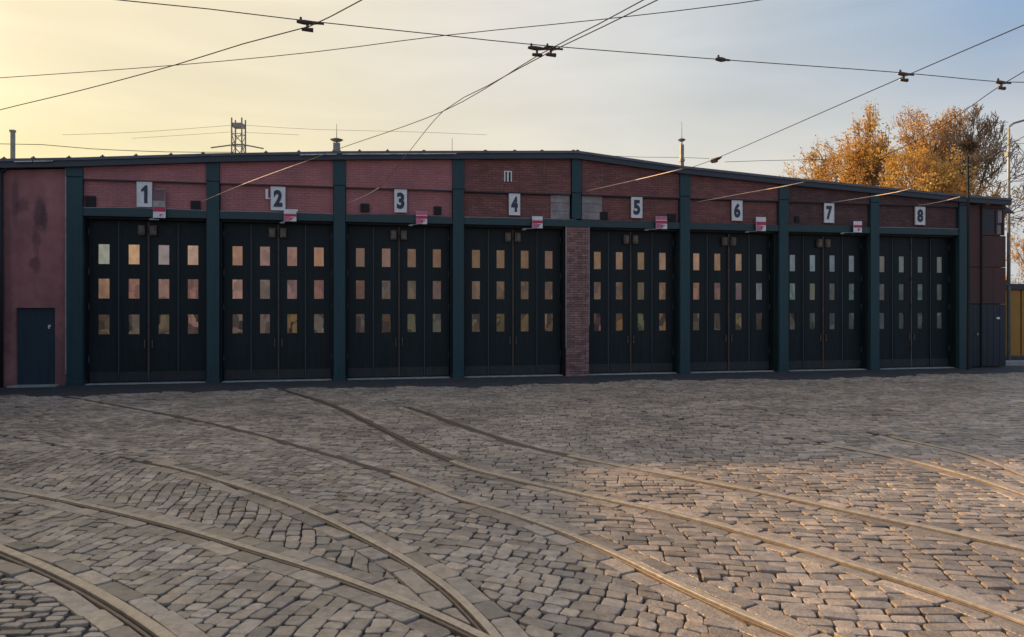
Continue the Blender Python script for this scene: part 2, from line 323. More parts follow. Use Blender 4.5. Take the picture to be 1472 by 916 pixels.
import numpy as np
RP = [np.array([(p.x, p.y) for p in g]) for g in rails]
def ext(a):
    d0 = a[0]-a[3]; d0 /= np.hypot(*d0); d1 = a[-1]-a[-4]; d1 /= np.hypot(*d1)
    return np.vstack([a[0]+d0*60, a, a[-1]+d1*60])
RE = [ext(a) for a in RP]
def nearest(a, x, y):
    """distance to polyline, side, foot, tangent"""
    p = a[:-1]; d = a[1:]-p; w = np.array([x, y])-p
    t = np.clip((w*d).sum(1)/(d*d).sum(1), 0, 1); f = p+d*t[:, None]
    dd = (x-f[:, 0])**2+(y-f[:, 1])**2; i = int(dd.argmin()); tg = d[i]/np.hypot(*d[i])
    s = tg[0]*(y-f[i, 1])-tg[1]*(x-f[i, 0])
    return math.sqrt(dd[i]), (1 if s > 0 else -1), f[i], tg
def clip(poly, fx, fy, nx, ny, off):
    """keep the side where (p-f).n >= off"""
    out = []; n = len(poly)
    for i in range(n):
        a, b = poly[i], poly[(i+1) % n]
        da = (a[0]-fx)*nx+(a[1]-fy)*ny-off; db = (b[0]-fx)*nx+(b[1]-fy)*ny-off
        if da >= 0: out.append(a)
        if (da >= 0) != (db >= 0):
            t = da/(da-db); out.append((a[0]+(b[0]-a[0])*t, a[1]+(b[1]-a[1])*t))
    return out
def area(p): return .5*sum(p[i][0]*p[(i+1) % len(p)][1]-p[(i+1) % len(p)][0]*p[i][1] for i in range(len(p)))

# layouts of the paving by field between the rails: key = sides of the rails
def key(x, y):
    return tuple(nearest(a, x, y)[1] for a in RE)
ANCH = [  # px, py, angle of rows, row width, stone length, bend
 (620, 780, -20, .20, .25, .4), (60, 880, 3, .13, .24, .0), (250, 830, 84, .21, .23, .35), (200, 690, 88, .20, .24, .9), (330, 760, 80, .20, .26, .3), (450, 700, 76, .21, .25, .2),
 (620, 780, -14, .20, .24, .25), (800, 870, -6, .19, .30, .2), (330, 640, 70, .21, .24, .4), (850, 740, -8, .19, .30, .3), (1200, 860, 0, .20, .32, .12), (1100, 730, -4, .19, .30, .2),
 (1350, 720, -3, .19, .28, .2), (900, 600, 2, .20, .26, .2), (1420, 670, 2, .2, .26, .1), (1400, 620, 4, .2, .26, .2), (650, 700, -18, .2, .22, .3)]
LAY = {}
for px, py, an, rw, ln, bd in ANCH:
    g = G(px, py); LAY.setdefault(key(g.x, g.y), (an, rw, ln, bd))
stones = []    # polygons
def visible(x, y, m=4.2): return 1.6 < y < 27.5 and abs(x) < .62*y+m
def wall_dist(x, y): return ((x+11.98)*nx_+(y-20.25)*ny_)
_u = Vector((27.85, 5.74)).normalized(); nx_, ny_ = _u.y, -_u.x
def shade_edge(s): return 2.0+.3*math.sin(s*.61+1)+.2*math.sin(s*1.9)+.12*math.sin(s*5.3+2)+.06*math.sin(s*13)
def emit(poly):
    cx_, cy_ = poly[0]
    if wall_dist(cx_, cy_) < shade_edge((cx_+11.98)*_u.x+(cy_-20.25)*_u.y)-.12: return
    a = area(poly)
    if a < 0: poly = poly[::-1]; a = -a
    if a > .0025: stones.append((a, poly))
def fill(k, an, rw, ln, bd, ox, oy, R0):
    rnd = random.Random(str(k)); ca, sa = math.cos(R(an)), math.sin(R(an)); ph = rnd.random()*6
    def mp(u, v):
        v2 = v + bd*math.sin(u*.55+ph)*.55 + .02*math.sin(u*5+v*3); u2 = u + .04*math.sin(v*2.3+u)
        return (ox+u2*ca-v2*sa, oy+u2*sa+v2*ca)
    nrow = int(R0/rw)
    for i in range(-nrow, nrow):
        u = -R0 + rnd.random()*ln
        v0 = i*rw; gp = .013 if rw < .12 else .0065
        while u < R0:
            l = ln*rnd.uniform(.62, 1.35); u1 = u+l
            cx, cy = mp((u+u1)/2, v0+rw/2)
            if visible(cx, cy) and nearest_key(cx, cy) == k:
                j = lambda: rnd.uniform(-.010, .010)
                q = [mp(u+gp+j(), v0+gp+j()), mp(u1-gp+j(), v0+gp+j()), mp(u1-gp+j(), v0+rw-gp+j()), mp(u+gp+j(), v0+rw-gp+j())]
                for a, b in zip(RE, RP):
                    d, s, f, tg = nearest(a, cx, cy)
                    if d < .5:
                        n = (-tg[1]*s, tg[0]*s); e0 = np.hypot(*(f-a[1])); e1 = np.hypot(*(f-a[-2])); onr = nearest(b, cx, cy)[0] < d+.01
                        off = .235 if onr else .004
                        q = clip(q, f[0], f[1], n[0], n[1], off)
                        if len(q) < 3: break
                if len(q) >= 3: emit(q)
            u = u1
# coarse cache of keys to keep this fast
_kc = {}
def nearest_key(x, y):
    c = (round(x*5), round(y*5))
    if c in _kc: return _kc[c] or key(x, y)
    ks = {key(c[0]/5+dx, c[1]/5+dy) for dx in (-.14, .14) for dy in (-.14, .14)}
    _kc[c] = ks.pop() if len(ks) == 1 else None
    return _kc[c] or key(x, y)
keys = {}
for yy in np.arange(1.8, 27.5, .4):
    for xx in np.arange(-.62*yy-4, .62*yy+4.1, .4): keys.setdefault(nearest_key(xx, yy), []).append((xx, yy))
for k, pts in keys.items():
    a = np.array(pts); c = (a.min(0)+a.max(0))/2; rad = float(np.hypot(*(a.max(0)-a.min(0))))/2+.8
    an, rw, ln, bd = LAY.get(k, (2 if c[0] > 0 else 60, .20, .26, .25))
    fill(k, an, rw*.69, ln*.76, bd, c[0], c[1], rad)
# stretcher stones laid along both sides of every rail
for ri, a in enumerate(RP):
    for s in (-1, 1):
        i = 0; rnd = random.Random(ri*7+s)
        while i < len(a)-3:
            st = rnd.choice((2, 2, 3)); j = min(i+st, len(a)-1)
            def off(ix, o):
                d = a[min(ix+1, len(a)-1)]-a[max(ix-1, 0)]; d = d/np.hypot(*d); return (a[ix][0]-d[1]*s*o, a[ix][1]+d[0]*s*o)
            di = (a[min(i+1, len(a)-1)]-a[i]); 
            if np.hypot(*di) > 1e-6: di = di/np.hypot(*di)*.01
            e = .082*WIDE[ri]; p0, p1 = off(i, e), off(j, e); p2, p3 = off(j, .228), off(i, .228)
            q = [(p0[0]+di[0], p0[1]+di[1]), (p1[0]-di[0], p1[1]-di[1]), (p2[0]-di[0], p2[1]-di[1]), (p3[0]+di[0], p3[1]+di[1])]
            cx = sum(p[0] for p in q)/4; cy = sum(p[1] for p in q)/4; ok = visible(cx, cy)
            if ok:
                for rj, b in enumerate(RE):
                    if rj == ri: continue
                    d, sd, f, tg = nearest(b, cx, cy)
                    if d < .45:
                        q = clip(q, f[0], f[1], -tg[1]*sd, tg[0]*sd, .09 if rj < ri else .235)
                        if len(q) < 3: break
                if len(q) >= 3: emit(q)
            i = j
def stone_mesh(mb, poly, rnd):
    # rounded corners, bevelled edge, slightly domed worn top
    cx = sum(p[0] for p in poly)/len(poly); cy = sum(p[1] for p in poly)/len(poly)
    ring = []
    n = len(poly)
    for i in range(n):
        a, b, c = poly[i-1], poly[i], poly[(i+1) % n]
        la = math.hypot(a[0]-b[0], a[1]-b[1]); lc = math.hypot(c[0]-b[0], c[1]-b[1])
        if la < .02 or lc < .02: ring.append(b); continue
        ka = min(.020, la*.25)*rnd.uniform(.4, 1.5)/la; kc = min(.020, lc*.25)*rnd.uniform(.4, 1.5)/lc
        ring.append((b[0]+(a[0]-b[0])*ka, b[1]+(a[1]-b[1])*ka)); ring.append((b[0]+(c[0]-b[0])*kc, b[1]+(c[1]-b[1])*kc))
    m = len(ring); tx, ty = rnd.gauss(0, .026), rnd.gauss(0, .026); h = rnd.gauss(0, .0045)
    v = []
    for x, y in ring: v.append((x, y, -.045))
    for x, y in ring: v.append((x, y, -.0045+h+(x-cx)*tx+(y-cy)*ty))
    for x, y in ring:
        d = math.hypot(x-cx, y-cy)+1e-6; k = max(.2, 1-.006/d); v.append((cx+(x-cx)*k, cy+(y-cy)*k, h+(x-cx)*tx+(y-cy)*ty))
    v.append((cx, cy, h+.003))
    f = []
    for i in range(m):
        j = (i+1) % m; f += [(i, j, m+j, m+i), (m+i, m+j, 2*m+j, 2*m+i), (2*m+i, 2*m+j, 3*m)]
    mb.add(v, f, rnd.random())
# apparent size in the photograph decides which stones become single objects
def app(s):
    a, p = s; x = sum(q[0] for q in p)/len(p); y = sum(q[1] for q in p)/len(p)
    inside = abs(x) < .69*y and y > 4.95
    return a/y**3 if inside else 0
stones.sort(key=app, reverse=True)
rnd = random.Random(3)
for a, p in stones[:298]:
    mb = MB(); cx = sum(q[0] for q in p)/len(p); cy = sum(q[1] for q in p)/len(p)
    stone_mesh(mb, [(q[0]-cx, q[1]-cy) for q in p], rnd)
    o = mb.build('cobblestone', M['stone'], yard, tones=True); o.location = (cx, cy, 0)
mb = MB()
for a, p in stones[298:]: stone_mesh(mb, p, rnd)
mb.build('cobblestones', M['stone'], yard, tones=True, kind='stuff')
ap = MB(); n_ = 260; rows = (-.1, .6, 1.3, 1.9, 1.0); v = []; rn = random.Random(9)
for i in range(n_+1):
    s_ = -6+i*(40/n_); ed = shade_edge(s_)+rn.uniform(-.03, .03)
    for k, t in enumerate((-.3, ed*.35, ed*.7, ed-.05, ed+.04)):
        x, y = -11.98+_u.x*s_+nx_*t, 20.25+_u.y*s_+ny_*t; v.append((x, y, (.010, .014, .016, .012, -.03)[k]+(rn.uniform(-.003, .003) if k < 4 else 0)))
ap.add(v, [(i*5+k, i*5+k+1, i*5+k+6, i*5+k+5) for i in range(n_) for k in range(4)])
ap.build('shade_strip', M['shade_dark'], kind='structure')  # dark strip added at the gate bases, shade put into its colour
print('stones', len(stones))

# ------------------------------------------------------------------ depot
P0 = Vector((-11.98, 20.25, 0)); U = Vector((27.85, 5.74, 0)); LEN = U.length; u = U.normalized(); nrm = Vector((u.y, -u.x, 0)); ROT = math.atan2(u.y, u.x)
def S(px, out=0.0):
    """metres along the front for a column of the photograph, on the plane 'out' metres proud"""
    o = P0 + nrm*out; k = (px-CX)/FPX
    return (k*o.y-o.x)/(u.x-k*u.y)
def Z(px, py, out=0.0):
    s = S(px, out); y = (P0+nrm*out+u*s).y
    return EYE+(HOR-py)/FPX*y
depot = empty('tram_depot', P0, ROT, label='long low dark red tram depot with eight tall navy folding gates between teal pillars', cat='depot')
XL, XR = -9.0, S(1450)
BAY = LEN/8; XC = S(829)
def rooft(x):      # height of the roof edge along the front
    pts = [(-9.0, 6.10), (S(0), 6.13), (S(110), 6.24), (S(306), 6.50), (S(490), 6.71), (S(660), 6.87), (S(829), 7.03), (S(980), 6.69), (S(1127), 6.46), (S(1385), 6.07), (30, 6.02)]
    for (a, za), (b, zb) in zip(pts, pts[1:]):
        if x <= b: return za+(zb-za)*(x-a)/(b-a)
    return pts[-1][1]
ROOFX = [XL, S(0), S(110), S(306), S(490), S(660), XC, S(980), S(1127), S(1385), XR]
DEEP = 26.0
ZB0, ZB1 = 4.72, 4.89     # gate beam
ZL = 5.76                 # ledge under the projecting parapet
PW = .36                  # pillar width
SPX = [107, 306, 488, 659, 829, 985, 1127, 1258, 1385]
pil = [S(p) for p in SPX]
# pillars
for i, x in enumerate(pil):
    z0 = 0 if i != 4 else 4.92
    w = .40 if i == 0 else PW*(.92 if i != 4 else .8)
    hi = rooft(x)-.20
    q = MB()
    q.box(x-w/2, x+w/2, 0.0, .55, z0 + (.0 if z0 else 0.0), ZL-.02, bev=.012)
    q.box(x-w/2-.012, x+w/2+.012, -.02, .5, ZL-.02, hi, bev=.01)
    if i not in (4,): q.box(x-w/2-.012, x+w/2+.012, -.014, .3, 0, .14, bev=.006)
    q.build('pillar', M['teal'], depot)
# projecting parapet wall above the ledge, wall below it, per bay, laid in brick
def wall_bay(x0, x1, left):
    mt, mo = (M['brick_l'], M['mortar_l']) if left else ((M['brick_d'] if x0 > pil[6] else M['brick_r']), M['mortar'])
    # lower strip, from beam to ledge
    MB().box(x0, x1, .14, .40, ZB1-.02, ZL-.06).build('lower_wall', mo, depot)
    xs = [x0]+[x for x in ROOFX if x0+.01 < x < x1-.01]+[x1]
    poly = [(x0, ZL-.06), (x1, ZL-.06)]+[(x, rooft(x)-.16) for x in reversed(xs)]
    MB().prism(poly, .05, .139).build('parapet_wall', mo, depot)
    rb = random.Random(int(x0*100)); b = MB(); bh, bl = .074, .245
    for zone, y, z0 in ((0, .133, ZB1), (1, .043, ZL-.055)):
        r = 0; z = z0+.006
        while z < 7.1:
            zt = z+bh-.010
            if zone == 0 and zt > ZL-.062: break
            x = x0-(.12 if r % 2 else 0)
            while x < x1:
                a, c = max(x0+.004, x+.005), min(x1-.004, x+bl-.005)
                if c-a > .03 and (zone == 0 or zt < min(rooft(a), rooft(c))-.17):
                    d = rb.uniform(0, .004)
                    v = [(a, y-d, z), (c, y-d, z), (c, y-d, zt), (a, y-d, zt), (a, y+.01, z), (c, y+.01, z), (c, y+.01, zt), (a, y+.01, zt)]
                    b.add(v, [(0, 1, 2, 3), (4, 5, 1, 0), (5, 6, 2, 1), (6, 7, 3, 2), (7, 4, 0, 3)], rb.random())
                x += bl
            z += bh; r += 1
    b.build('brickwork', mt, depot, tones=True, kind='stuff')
    MB().box(x0, x1, .028, .139, ZL-.085, ZL-.061).build('ledge', M['fascia'], depot)
for i in range(8):
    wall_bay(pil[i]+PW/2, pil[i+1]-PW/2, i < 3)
# beams over the gates, with a thin pale flashing on the first ones
for i in range(8):
    x0, x1 = pil[i]+PW/2-.004, pil[i+1]-PW/2+.004
    if i == 3: x1 = pil[4]+.0
    if i == 4: x0 = pil[4]+.001
    n = 14; top = []; 
    for k in range(n+1):
        t = k/n; top.append((x0+(x1-x0)*t, ZB1+.035*math.sin(math.pi*t)*(1 if i in (0, 2, 6) else .3)))
    MB().prism([(x0, ZB0)]+[(x1, ZB0)]+top[::-1], .03, .138).build('gate_beam', M['beam'], depot)
    MB().box(x0, x1, .015, .05, ZB0-.035, ZB0+.001).build('beam_lip', M['beam'], depot)
    if i in (0, 1, 3, 7):
        MB().prism([(x, z+.002) for x, z in top]+[(x, z+.020) for x, z in reversed(top)], .026, .132).build('beam_flashing', M['pale'], depot)
# gates
PCOL = [  # glow colours painted into the panes, row by row
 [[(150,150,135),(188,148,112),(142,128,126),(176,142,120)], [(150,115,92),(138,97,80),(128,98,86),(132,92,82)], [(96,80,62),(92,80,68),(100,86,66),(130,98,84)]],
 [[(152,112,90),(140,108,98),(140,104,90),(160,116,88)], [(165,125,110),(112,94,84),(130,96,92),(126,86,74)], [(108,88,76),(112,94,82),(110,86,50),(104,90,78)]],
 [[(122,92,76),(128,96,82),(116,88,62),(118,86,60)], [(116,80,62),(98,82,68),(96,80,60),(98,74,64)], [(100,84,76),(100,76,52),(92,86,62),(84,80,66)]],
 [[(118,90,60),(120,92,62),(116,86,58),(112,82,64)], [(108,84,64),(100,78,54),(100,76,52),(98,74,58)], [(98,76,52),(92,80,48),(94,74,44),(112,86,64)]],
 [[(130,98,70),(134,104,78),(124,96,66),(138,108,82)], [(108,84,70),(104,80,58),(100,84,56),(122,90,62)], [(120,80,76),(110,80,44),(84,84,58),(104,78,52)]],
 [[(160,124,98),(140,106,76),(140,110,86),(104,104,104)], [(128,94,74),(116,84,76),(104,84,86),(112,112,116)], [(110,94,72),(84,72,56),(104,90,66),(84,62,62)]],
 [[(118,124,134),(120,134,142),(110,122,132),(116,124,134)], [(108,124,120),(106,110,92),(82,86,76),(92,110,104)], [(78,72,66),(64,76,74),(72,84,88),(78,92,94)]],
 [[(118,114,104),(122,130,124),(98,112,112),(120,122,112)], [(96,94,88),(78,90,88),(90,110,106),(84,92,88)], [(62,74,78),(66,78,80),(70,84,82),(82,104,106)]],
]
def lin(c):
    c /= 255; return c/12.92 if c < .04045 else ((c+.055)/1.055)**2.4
PZ = [(3.37, 3.95), (2.40, 2.98), (1.39, 1.97)]
GATE_Y = .42
def leaf_mesh(w, pw, h):
    m = MB(); zs = [0.05]+[z for a in reversed(PZ) for z in a]+[h]; x0, x1 = 0.006, w-.006; a, b = w/2-pw/2, w/2+pw/2
    y0, y1 = 0, .05
    m.box(x0, a, y0, y1, .05, h); m.box(b, x1, y0, y1, .05, h)
    for k in range(0, 8, 2): m.box(a, b, y0, y1, zs[k], zs[k+1])
    # shallow pressed ribs in the sheet
    for xr in (x0+.07, x1-.07):
        m.box(xr-.012, xr+.012, -.008, .002, .12, h-.08)
    m.box(x0+.02, x1-.02, -.012, .002, .06, .20)
    return m
for i in range(8):
    x0, x1 = pil[i]+PW/2, pil[i+1]-PW/2
    if i == 3: x1 = S(813)
    if i == 4: x0 = S(847)
    jl, jr = .035, .045
    if i == 5: jr = .10
    MB().box(x0, x0+jl-.005, .16, .62, 0, ZB0-.002).build('gate_jamb', M['navy'], depot)
    MB().box(x1-jr+.005, x1, .16, .62, 0, ZB0-.002).build('gate_jamb', M['navy'], depot)
    MB().box(x0, x1, .16, .62, ZB0-.10, ZB0-.003).build('gate_track', M['black'], depot)
    MB().box(x0+jl, x1-jr, .139, .60, -.02, .035, bev=.008).build('threshold', M['conc'], depot)
    w = (x1-x0-jl-jr)/4; pw = [.31, .30, .275, .275, .255, .245, .235, .23][i]
    h = ZB0-.102
    me = leaf_mesh(w, pw, h).mesh('gate_leaf', M['navy'])
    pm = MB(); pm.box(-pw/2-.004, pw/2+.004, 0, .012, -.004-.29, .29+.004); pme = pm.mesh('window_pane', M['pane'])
    fm = MB()
    for a_, b_, c_, d_ in ((-pw/2, -pw/2+.013, -.29, .29), (pw/2-.013, pw/2, -.29, .29), (-pw/2+.013, pw/2-.013, -.29, -.277), (-pw/2+.013, pw/2-.013, .277, .29)): fm.box(a_, b_, -.0, .02, c_, d_)
    fme = fm.mesh('window_frame', M['navy'])
    hme = MB().tube([(0, -.022, -.09), (0, -.022, .09)], .016, 8).mesh('hinge', M['strip'])
    hb = MB(); hb.tube([(0, 0, -.11), (0, -.05, -.11), (0, -.05, .11), (0, 0, .11)], .012, 6); pme2 = hb.mesh('pull_handle', M['latch'])
    kme = MB().box(.03, w-.03, -.017, -.0125, .07, .34).mesh('kick_plate', M['kick'])
    sm = MB().box(-.012, .012, -.02, .001, .06, h-.02).mesh('seam_strip', M['strip'])
    sm2 = MB().box(-.022, .022, -.03, .001, .06, h-.02).mesh('closing_strip', M['rod'])
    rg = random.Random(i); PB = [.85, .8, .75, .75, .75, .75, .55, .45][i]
    for k in range(4):
        lf = link('gate_leaf', me, depot, (x0+jl+w*k, GATE_Y+rg.uniform(-.012, .012), 0)); lf.rotation_euler = (0, 0, R(rg.uniform(-.5, .5)))
        for r in range(3):
            zc = (PZ[r][0]+PZ[r][1])/2
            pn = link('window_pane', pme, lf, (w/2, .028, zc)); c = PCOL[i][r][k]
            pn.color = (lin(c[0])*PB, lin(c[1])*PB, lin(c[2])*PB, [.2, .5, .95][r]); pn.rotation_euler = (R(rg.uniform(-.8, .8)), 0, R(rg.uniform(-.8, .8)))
            link('window_frame', fme, lf, (w/2, .003, zc))
        for zz in (.7, 2.18, 3.16, 4.28):
            link('hinge', hme, lf, (0.012 if k % 2 == 0 else w-.012, 0, zz))
        if k in (1, 2): link('pull_handle', pme2, lf, (w-.10 if k == 1 else .10, 0, 1.12))
        link('kick_plate', kme, lf, (0, 0, 0))
        if k:
            link('closing_strip' if k == 2 else 'seam_strip', sm2 if k == 2 else sm, lf, (0, 0, 0))
    cxx = x0+jl+2*w
    if i != 7:
        for dx in (-.17, .14):
            b = MB(); b.box(cxx+dx-.085, cxx+dx+.085, .30, .40, 4.20, 4.49, bev=.02); b.box(cxx+dx-.05, cxx+dx+.05, .27, .305, 4.24, 4.45, bev=.01)
            b.build('latch_box', M['latch'], depot)
        MB().tube([(cxx, .375, .1), (cxx, .375, 4.25)], .016, 8).build('lock_rod', M['rod'], depot)
# interior black box behind the gates so nothing shines through
MB().box(XL+.1, XR-.1, .56+.08, DEEP-.1, -.03, .0).build('hall_floor', M['black'], depot)
# brick pier in the middle
xp0, xp1 = S(814), S(846.5)
MB().box(xp0+.01, xp1-.01, .02, .62, 0, ZB0-.02).build('brick_pier', M['mortar'], depot)
pb = MB(); rb = random.Random(5); z = .006; r = 0
while z < ZB0-.09:
    x = xp0-(.125 if r % 2 else 0)
    while x < xp1:
        a, c = max(xp0, x+.005), min(xp1, x+.245)
        if c-a > .03:
            d = rb.uniform(0, .006); fr = -.004-d
            pb.add([(a, fr, z), (c, fr, z), (c, fr, z+.064), (a, fr, z+.064), (a, .05, z), (c, .05, z), (c, .05, z+.064), (a, .05, z+.064)],
                   [(0, 1, 2, 3), (4, 5, 1, 0), (5, 6, 2, 1), (6, 7, 3, 2), (7, 4, 0, 3)], rb.random())
        x += .25
    z += .075; r += 1
pb.build('pier_bricks', M['brick_p'], depot, tones=True, kind='stuff')
for x in (xp0-.02, xp1-.012): MB().box(x, x+.03, -.018, .045, .9 if x < xp1-.1 else 1.6, ZB0-.04).build('pier_edge_trim', M['pale'], depot)
# pale patched boards either side of the middle pillar
for a, b in ((793, 820), (838, 867)):
    MB().box(S(a), S(b), .105, .1285, 4.93, 5.66).build('weathered_board', M['pale'], depot)
    mm = MB()
    for zz in (5.16, 5.42): mm.box(S(a)+.01, S(b)-.01, .101, .107, zz, zz+.012)
    mm.build('board_seam', M['mortar'], depot)
# dark vent openings in the lower wall
for a, b, t, bt in ((121, 136, 281, 299), (273, 287, 288, 302), (518, 531, 292, 304), (624, 635, 296, 308), (864, 875, 304, 315), (961, 973, 307, 322), (1145, 1151, 310, 319)):
    x0, x1 = S(a), S(b); z0, z1 = max(ZB1+.01, Z(a, bt)), Z(a, t)
    v = MB(); v.box(x0, x1, .075, .13, z0, z1, bev=.008)
    for q in range(1, 5): zz = z0+(z1-z0)*q/5; v.box(x0+.02, x1-.02, .066, .077, zz-.012, zz+.008)
    v.build('vent_box', M['black'], depot)
# tiny high window in bay four
x0, x1 = S(725), S(736); z0, z1 = Z(730, 261), Z(730, 247)
hw = MB()
for a_, b_ in ((x0, x0+.035), ((x0+x1)/2-.03, (x0+x1)/2+.02), (x1-.035, x1)): hw.box(a_, b_, .02, .045, z0, z1)
hw.box(x0, x1, .022, .043, z1, z1+.03)
hwo = hw.build('vent_window', M['white'], depot); MB().box(x0+.03, x1-.03, .030, .042, z0+.01, z1-.005).build('window_pane', M['glass'], hwo)
# roof: slab following the gable, fascia, flashing
rx = ROOFX
poly = [(x, rooft(x)-.15) for x in rx]+[(x, rooft(x)) for x in reversed(rx)]
MB().prism([(x, z-.0) for x, z in [(x, rooft(x)-.075) for x in rx]+[(x, rooft(x)) for x in reversed(rx)]], -.16, DEEP).build('roof', M['roofm'], depot)
MB().prism([(x, rooft(x)-.235) for x in rx]+[(x, rooft(x)-.078) for x in reversed(rx)], -.12, .049).build('fascia', M['fascia'], depot)
for a, b in ((25, 50), (52, 80), (432, 484), (492, 655)):
    xs = [S(a)]+[x for x in rx if S(a) < x < S(b)]+[S(b)]
    MB().prism([(x, rooft(x)-.105) for x in xs]+[(x, rooft(x)-.078) for x in reversed(xs)], -.19, -.121).build('zinc_flashing', M['flash'], depot)
for px in (8, 50, 101, 149, 197, 247, 293, 383, 430, 517, 557, 609, 697, 739, 778, 823, 829):
    x = S(px); z = rooft(x); b = MB(); hh = .065 if px < 600 else .045
    b.box(x-.018, x+.018, -.10, -.06, z-.01, z+hh, bev=.004); b.box(x-.05, x+.05, -.12, -.04, z-.005, z+.03, bev=.004)
    b.build('roof_bracket', M['insul'], depot)
# left wing: red plaster wall with a door
xd0, xd1, zd = S(20), S(77), 2.15
yq = .10; wl, wr = XL, pil[0]-.201
MB().prism([(wl, 0), (xd0, 0), (xd0, zd), (xd1, zd), (xd1, 0), (wr, 0)]+[(x, rooft(x)-.26) for x in (wr, S(0), wl)], yq, yq+.35).build('plaster_wall', M['plaster'], depot)
MB().box(xd0+.003, xd1-.003, yq+.12, yq+.17, .04, zd-.003).build('side_door', M['door'], depot)
sd = [o for o in COL.objects if o.name.startswith('side_door')][0]
h_ = MB(); h_.box(xd1-.20, xd1-.13, yq+.06, yq+.12, 1.62, 1.68, bev=.012); h_.box(xd1-.19, xd1-.16, yq+.05, yq+.12, 1.57, 1.64, bev=.008); h_.build('handle', M['white2'], sd)
s_ = MB(); s_.box(xd0-.1, xd1+.1, -.18, yq+.1, -.02, .055, bev=.01); s_.build('door_step', M['conc'], depot)
MB().box(pil[0]-.235, pil[0]-.2015, -.004, yq-.002, .35, 5.95).build('corner_trim', M['pale'], depot)
MB().tube([(S(2), -.02, 0), (S(2), -.02, 5.8)], .055, 12).build('drainpipe', M['black'], depot, smooth=True)
MB().tube([(S(2), -.02, 5.78), (S(14), .05, 6.02)], .05, 10).build('drainpipe', M['black'], depot, smooth=True)
# soot and rain stains on the plaster
sp_ = []
for a, b, t, bt, st in ((47, 63, 284, 328, .55), (45, 55, 325, 370, .4), (42, 56, 370, 390, .5), (15, 24, 250, 315, .45), (20, 40, 286, 304, .45), (56, 65, 302, 332, .5), (2, 14, 300, 520, .35), (70, 92, 480, 560, .4)):
    x0_, x1_ = S(a), S(b); z0_, z1_ = Z(a, bt), Z(a, t); sp_.append(((x0_+x1_)/2, (z0_+z1_)/2, (x1_-x0_)/2*1.15, (z1_-z0_)/2*1.15, st))
pw_ = [o for o in COL.objects if o.name.startswith('plaster_wall')][0]
pw_.data.materials.clear(); pw_.data.materials.append(mat('red_plaster', (.35, .145, .14), .8, .26, 1.6, bump=.4, bscale=25, stain=.45, stain_col=(.14, .07, .075), spots=sp_))
# shell: side and back walls of the depot
sh = MB()
sh.box(XL, XL+.3, yq+.352, DEEP-.3, 0, 5.8); sh.box(XL, XR, DEEP-.3, DEEP, 0, 5.9)
sh.build('rear_wall', M['brick_r'], depot)
MB().box(XR-.3, XR-.001, .36, DEEP-.302, 0, 5.85).build('side_wall', M['maroon'], depot)
MB().box(pil[0], pil[8], .64, .66, 0, 6.05).build('hall_partition', M['black'], depot)
# right annex
ax0 = pil[8]+PW/2
xm = S(1414); xe = XR
def panel(a, b, z0, z1, name='cladding_panel', m_='maroon', y=.12, d=.2, bev=.012): return MB().box(a+.006, b-.006, y, y+d, z0+.006, z1-.006, bev=bev).build(name, M[m_], depot)
MB().box(ax0, xe-.302, .16, .34, 0, 5.8).build('annex_backing', M['black'], depot)
ZD = Z(1420, 437)
zA, zB = Z(1420, 384), Z(1420, 338); zt = 5.80
panel(ax0+.02, xm, ZD, zA); panel(xm, S(1432), ZD, zA); panel(S(1432), xe, ZD, zA)
panel(ax0+.02, xm, zA, zt); panel(xm, xe, zA, zB)
wx0, wx1 = xm+.03, xe-.10
panel(xm, xe, Z(1420, 300)+.03, zt); 
wf = MB(); wz0, wz1 = zB+.01, Z(1420, 300)+.02
for a_, b_, c_, d_ in ((wx0-.02, wx0+.04, wz0, wz1), (wx1-.04, wx1+.03, wz0, wz1), (wx0+.04, wx1-.04, wz0, wz0+.05), (wx0+.04, wx1-.04, wz1-.05, wz1), ((wx0+wx1)/2+.12, (wx0+wx1)/2+.17, wz0+.05, wz1-.05)): wf.box(a_, b_, .10, .15, c_, d_)
wfo = wf.build('annex_window', M['maroon'], depot)
MB().box(wx0+.03, wx1-.03, .128, .135, wz0+.02, wz1-.02).build('window_pane', M['glass'], wfo)
cu = MB(); cu.box(wx1-.24, wx1-.07, .118, .126, wz0+.45, wz1-.06); cu.box(wx1-.26, wx1-.12, .118, .126, wz0+.05, wz0+.36); cu.build('lit_window_bits', M['pale'], wfo)  # pale slips stand in for the lit bits of the window
for a, b in ((ax0+.02, xm), (xm, xe)):
    dl = MB().box(a+.012, b-.012, .11, .155, .05, ZD-.02, bev=.008).build('annex_door', M['blued'], depot)
    for kx in (.25, .5, .75): MB().box(a+(b-a)*kx-.008, a+(b-a)*kx+.008, .103, .112, .1, ZD-.07).build('door_rib', M['blued'], dl)
    MB().box(b-.2 if a < xm-.1 else b-.42, b-.14 if a < xm-.1 else b-.30, .07, .112, 1.15 if a < xm-.1 else 1.72, 1.24 if a < xm-.1 else 1.80, bev=.015).build('handle', M['galv'] if a < xm-.1 else M['white2'], dl)
MB().box(ax0+.0, ax0+.03, .02, .118, 2.4, 4.8).build('annex_trim', M['pale'], depot)
MB().box(xm-.022, xm+.022, .06, .118, .0, 5.75).build('downpipe', M['black'], depot)
# small eaves on the right end wall
for z in (Z(1452, 303), Z(1452, 410)):
    MB().prism([(xe, z), (xe+.55, z-.02), (xe, z+.32)], .3, 1.2).build('side_eave', M['fascia'], depot)

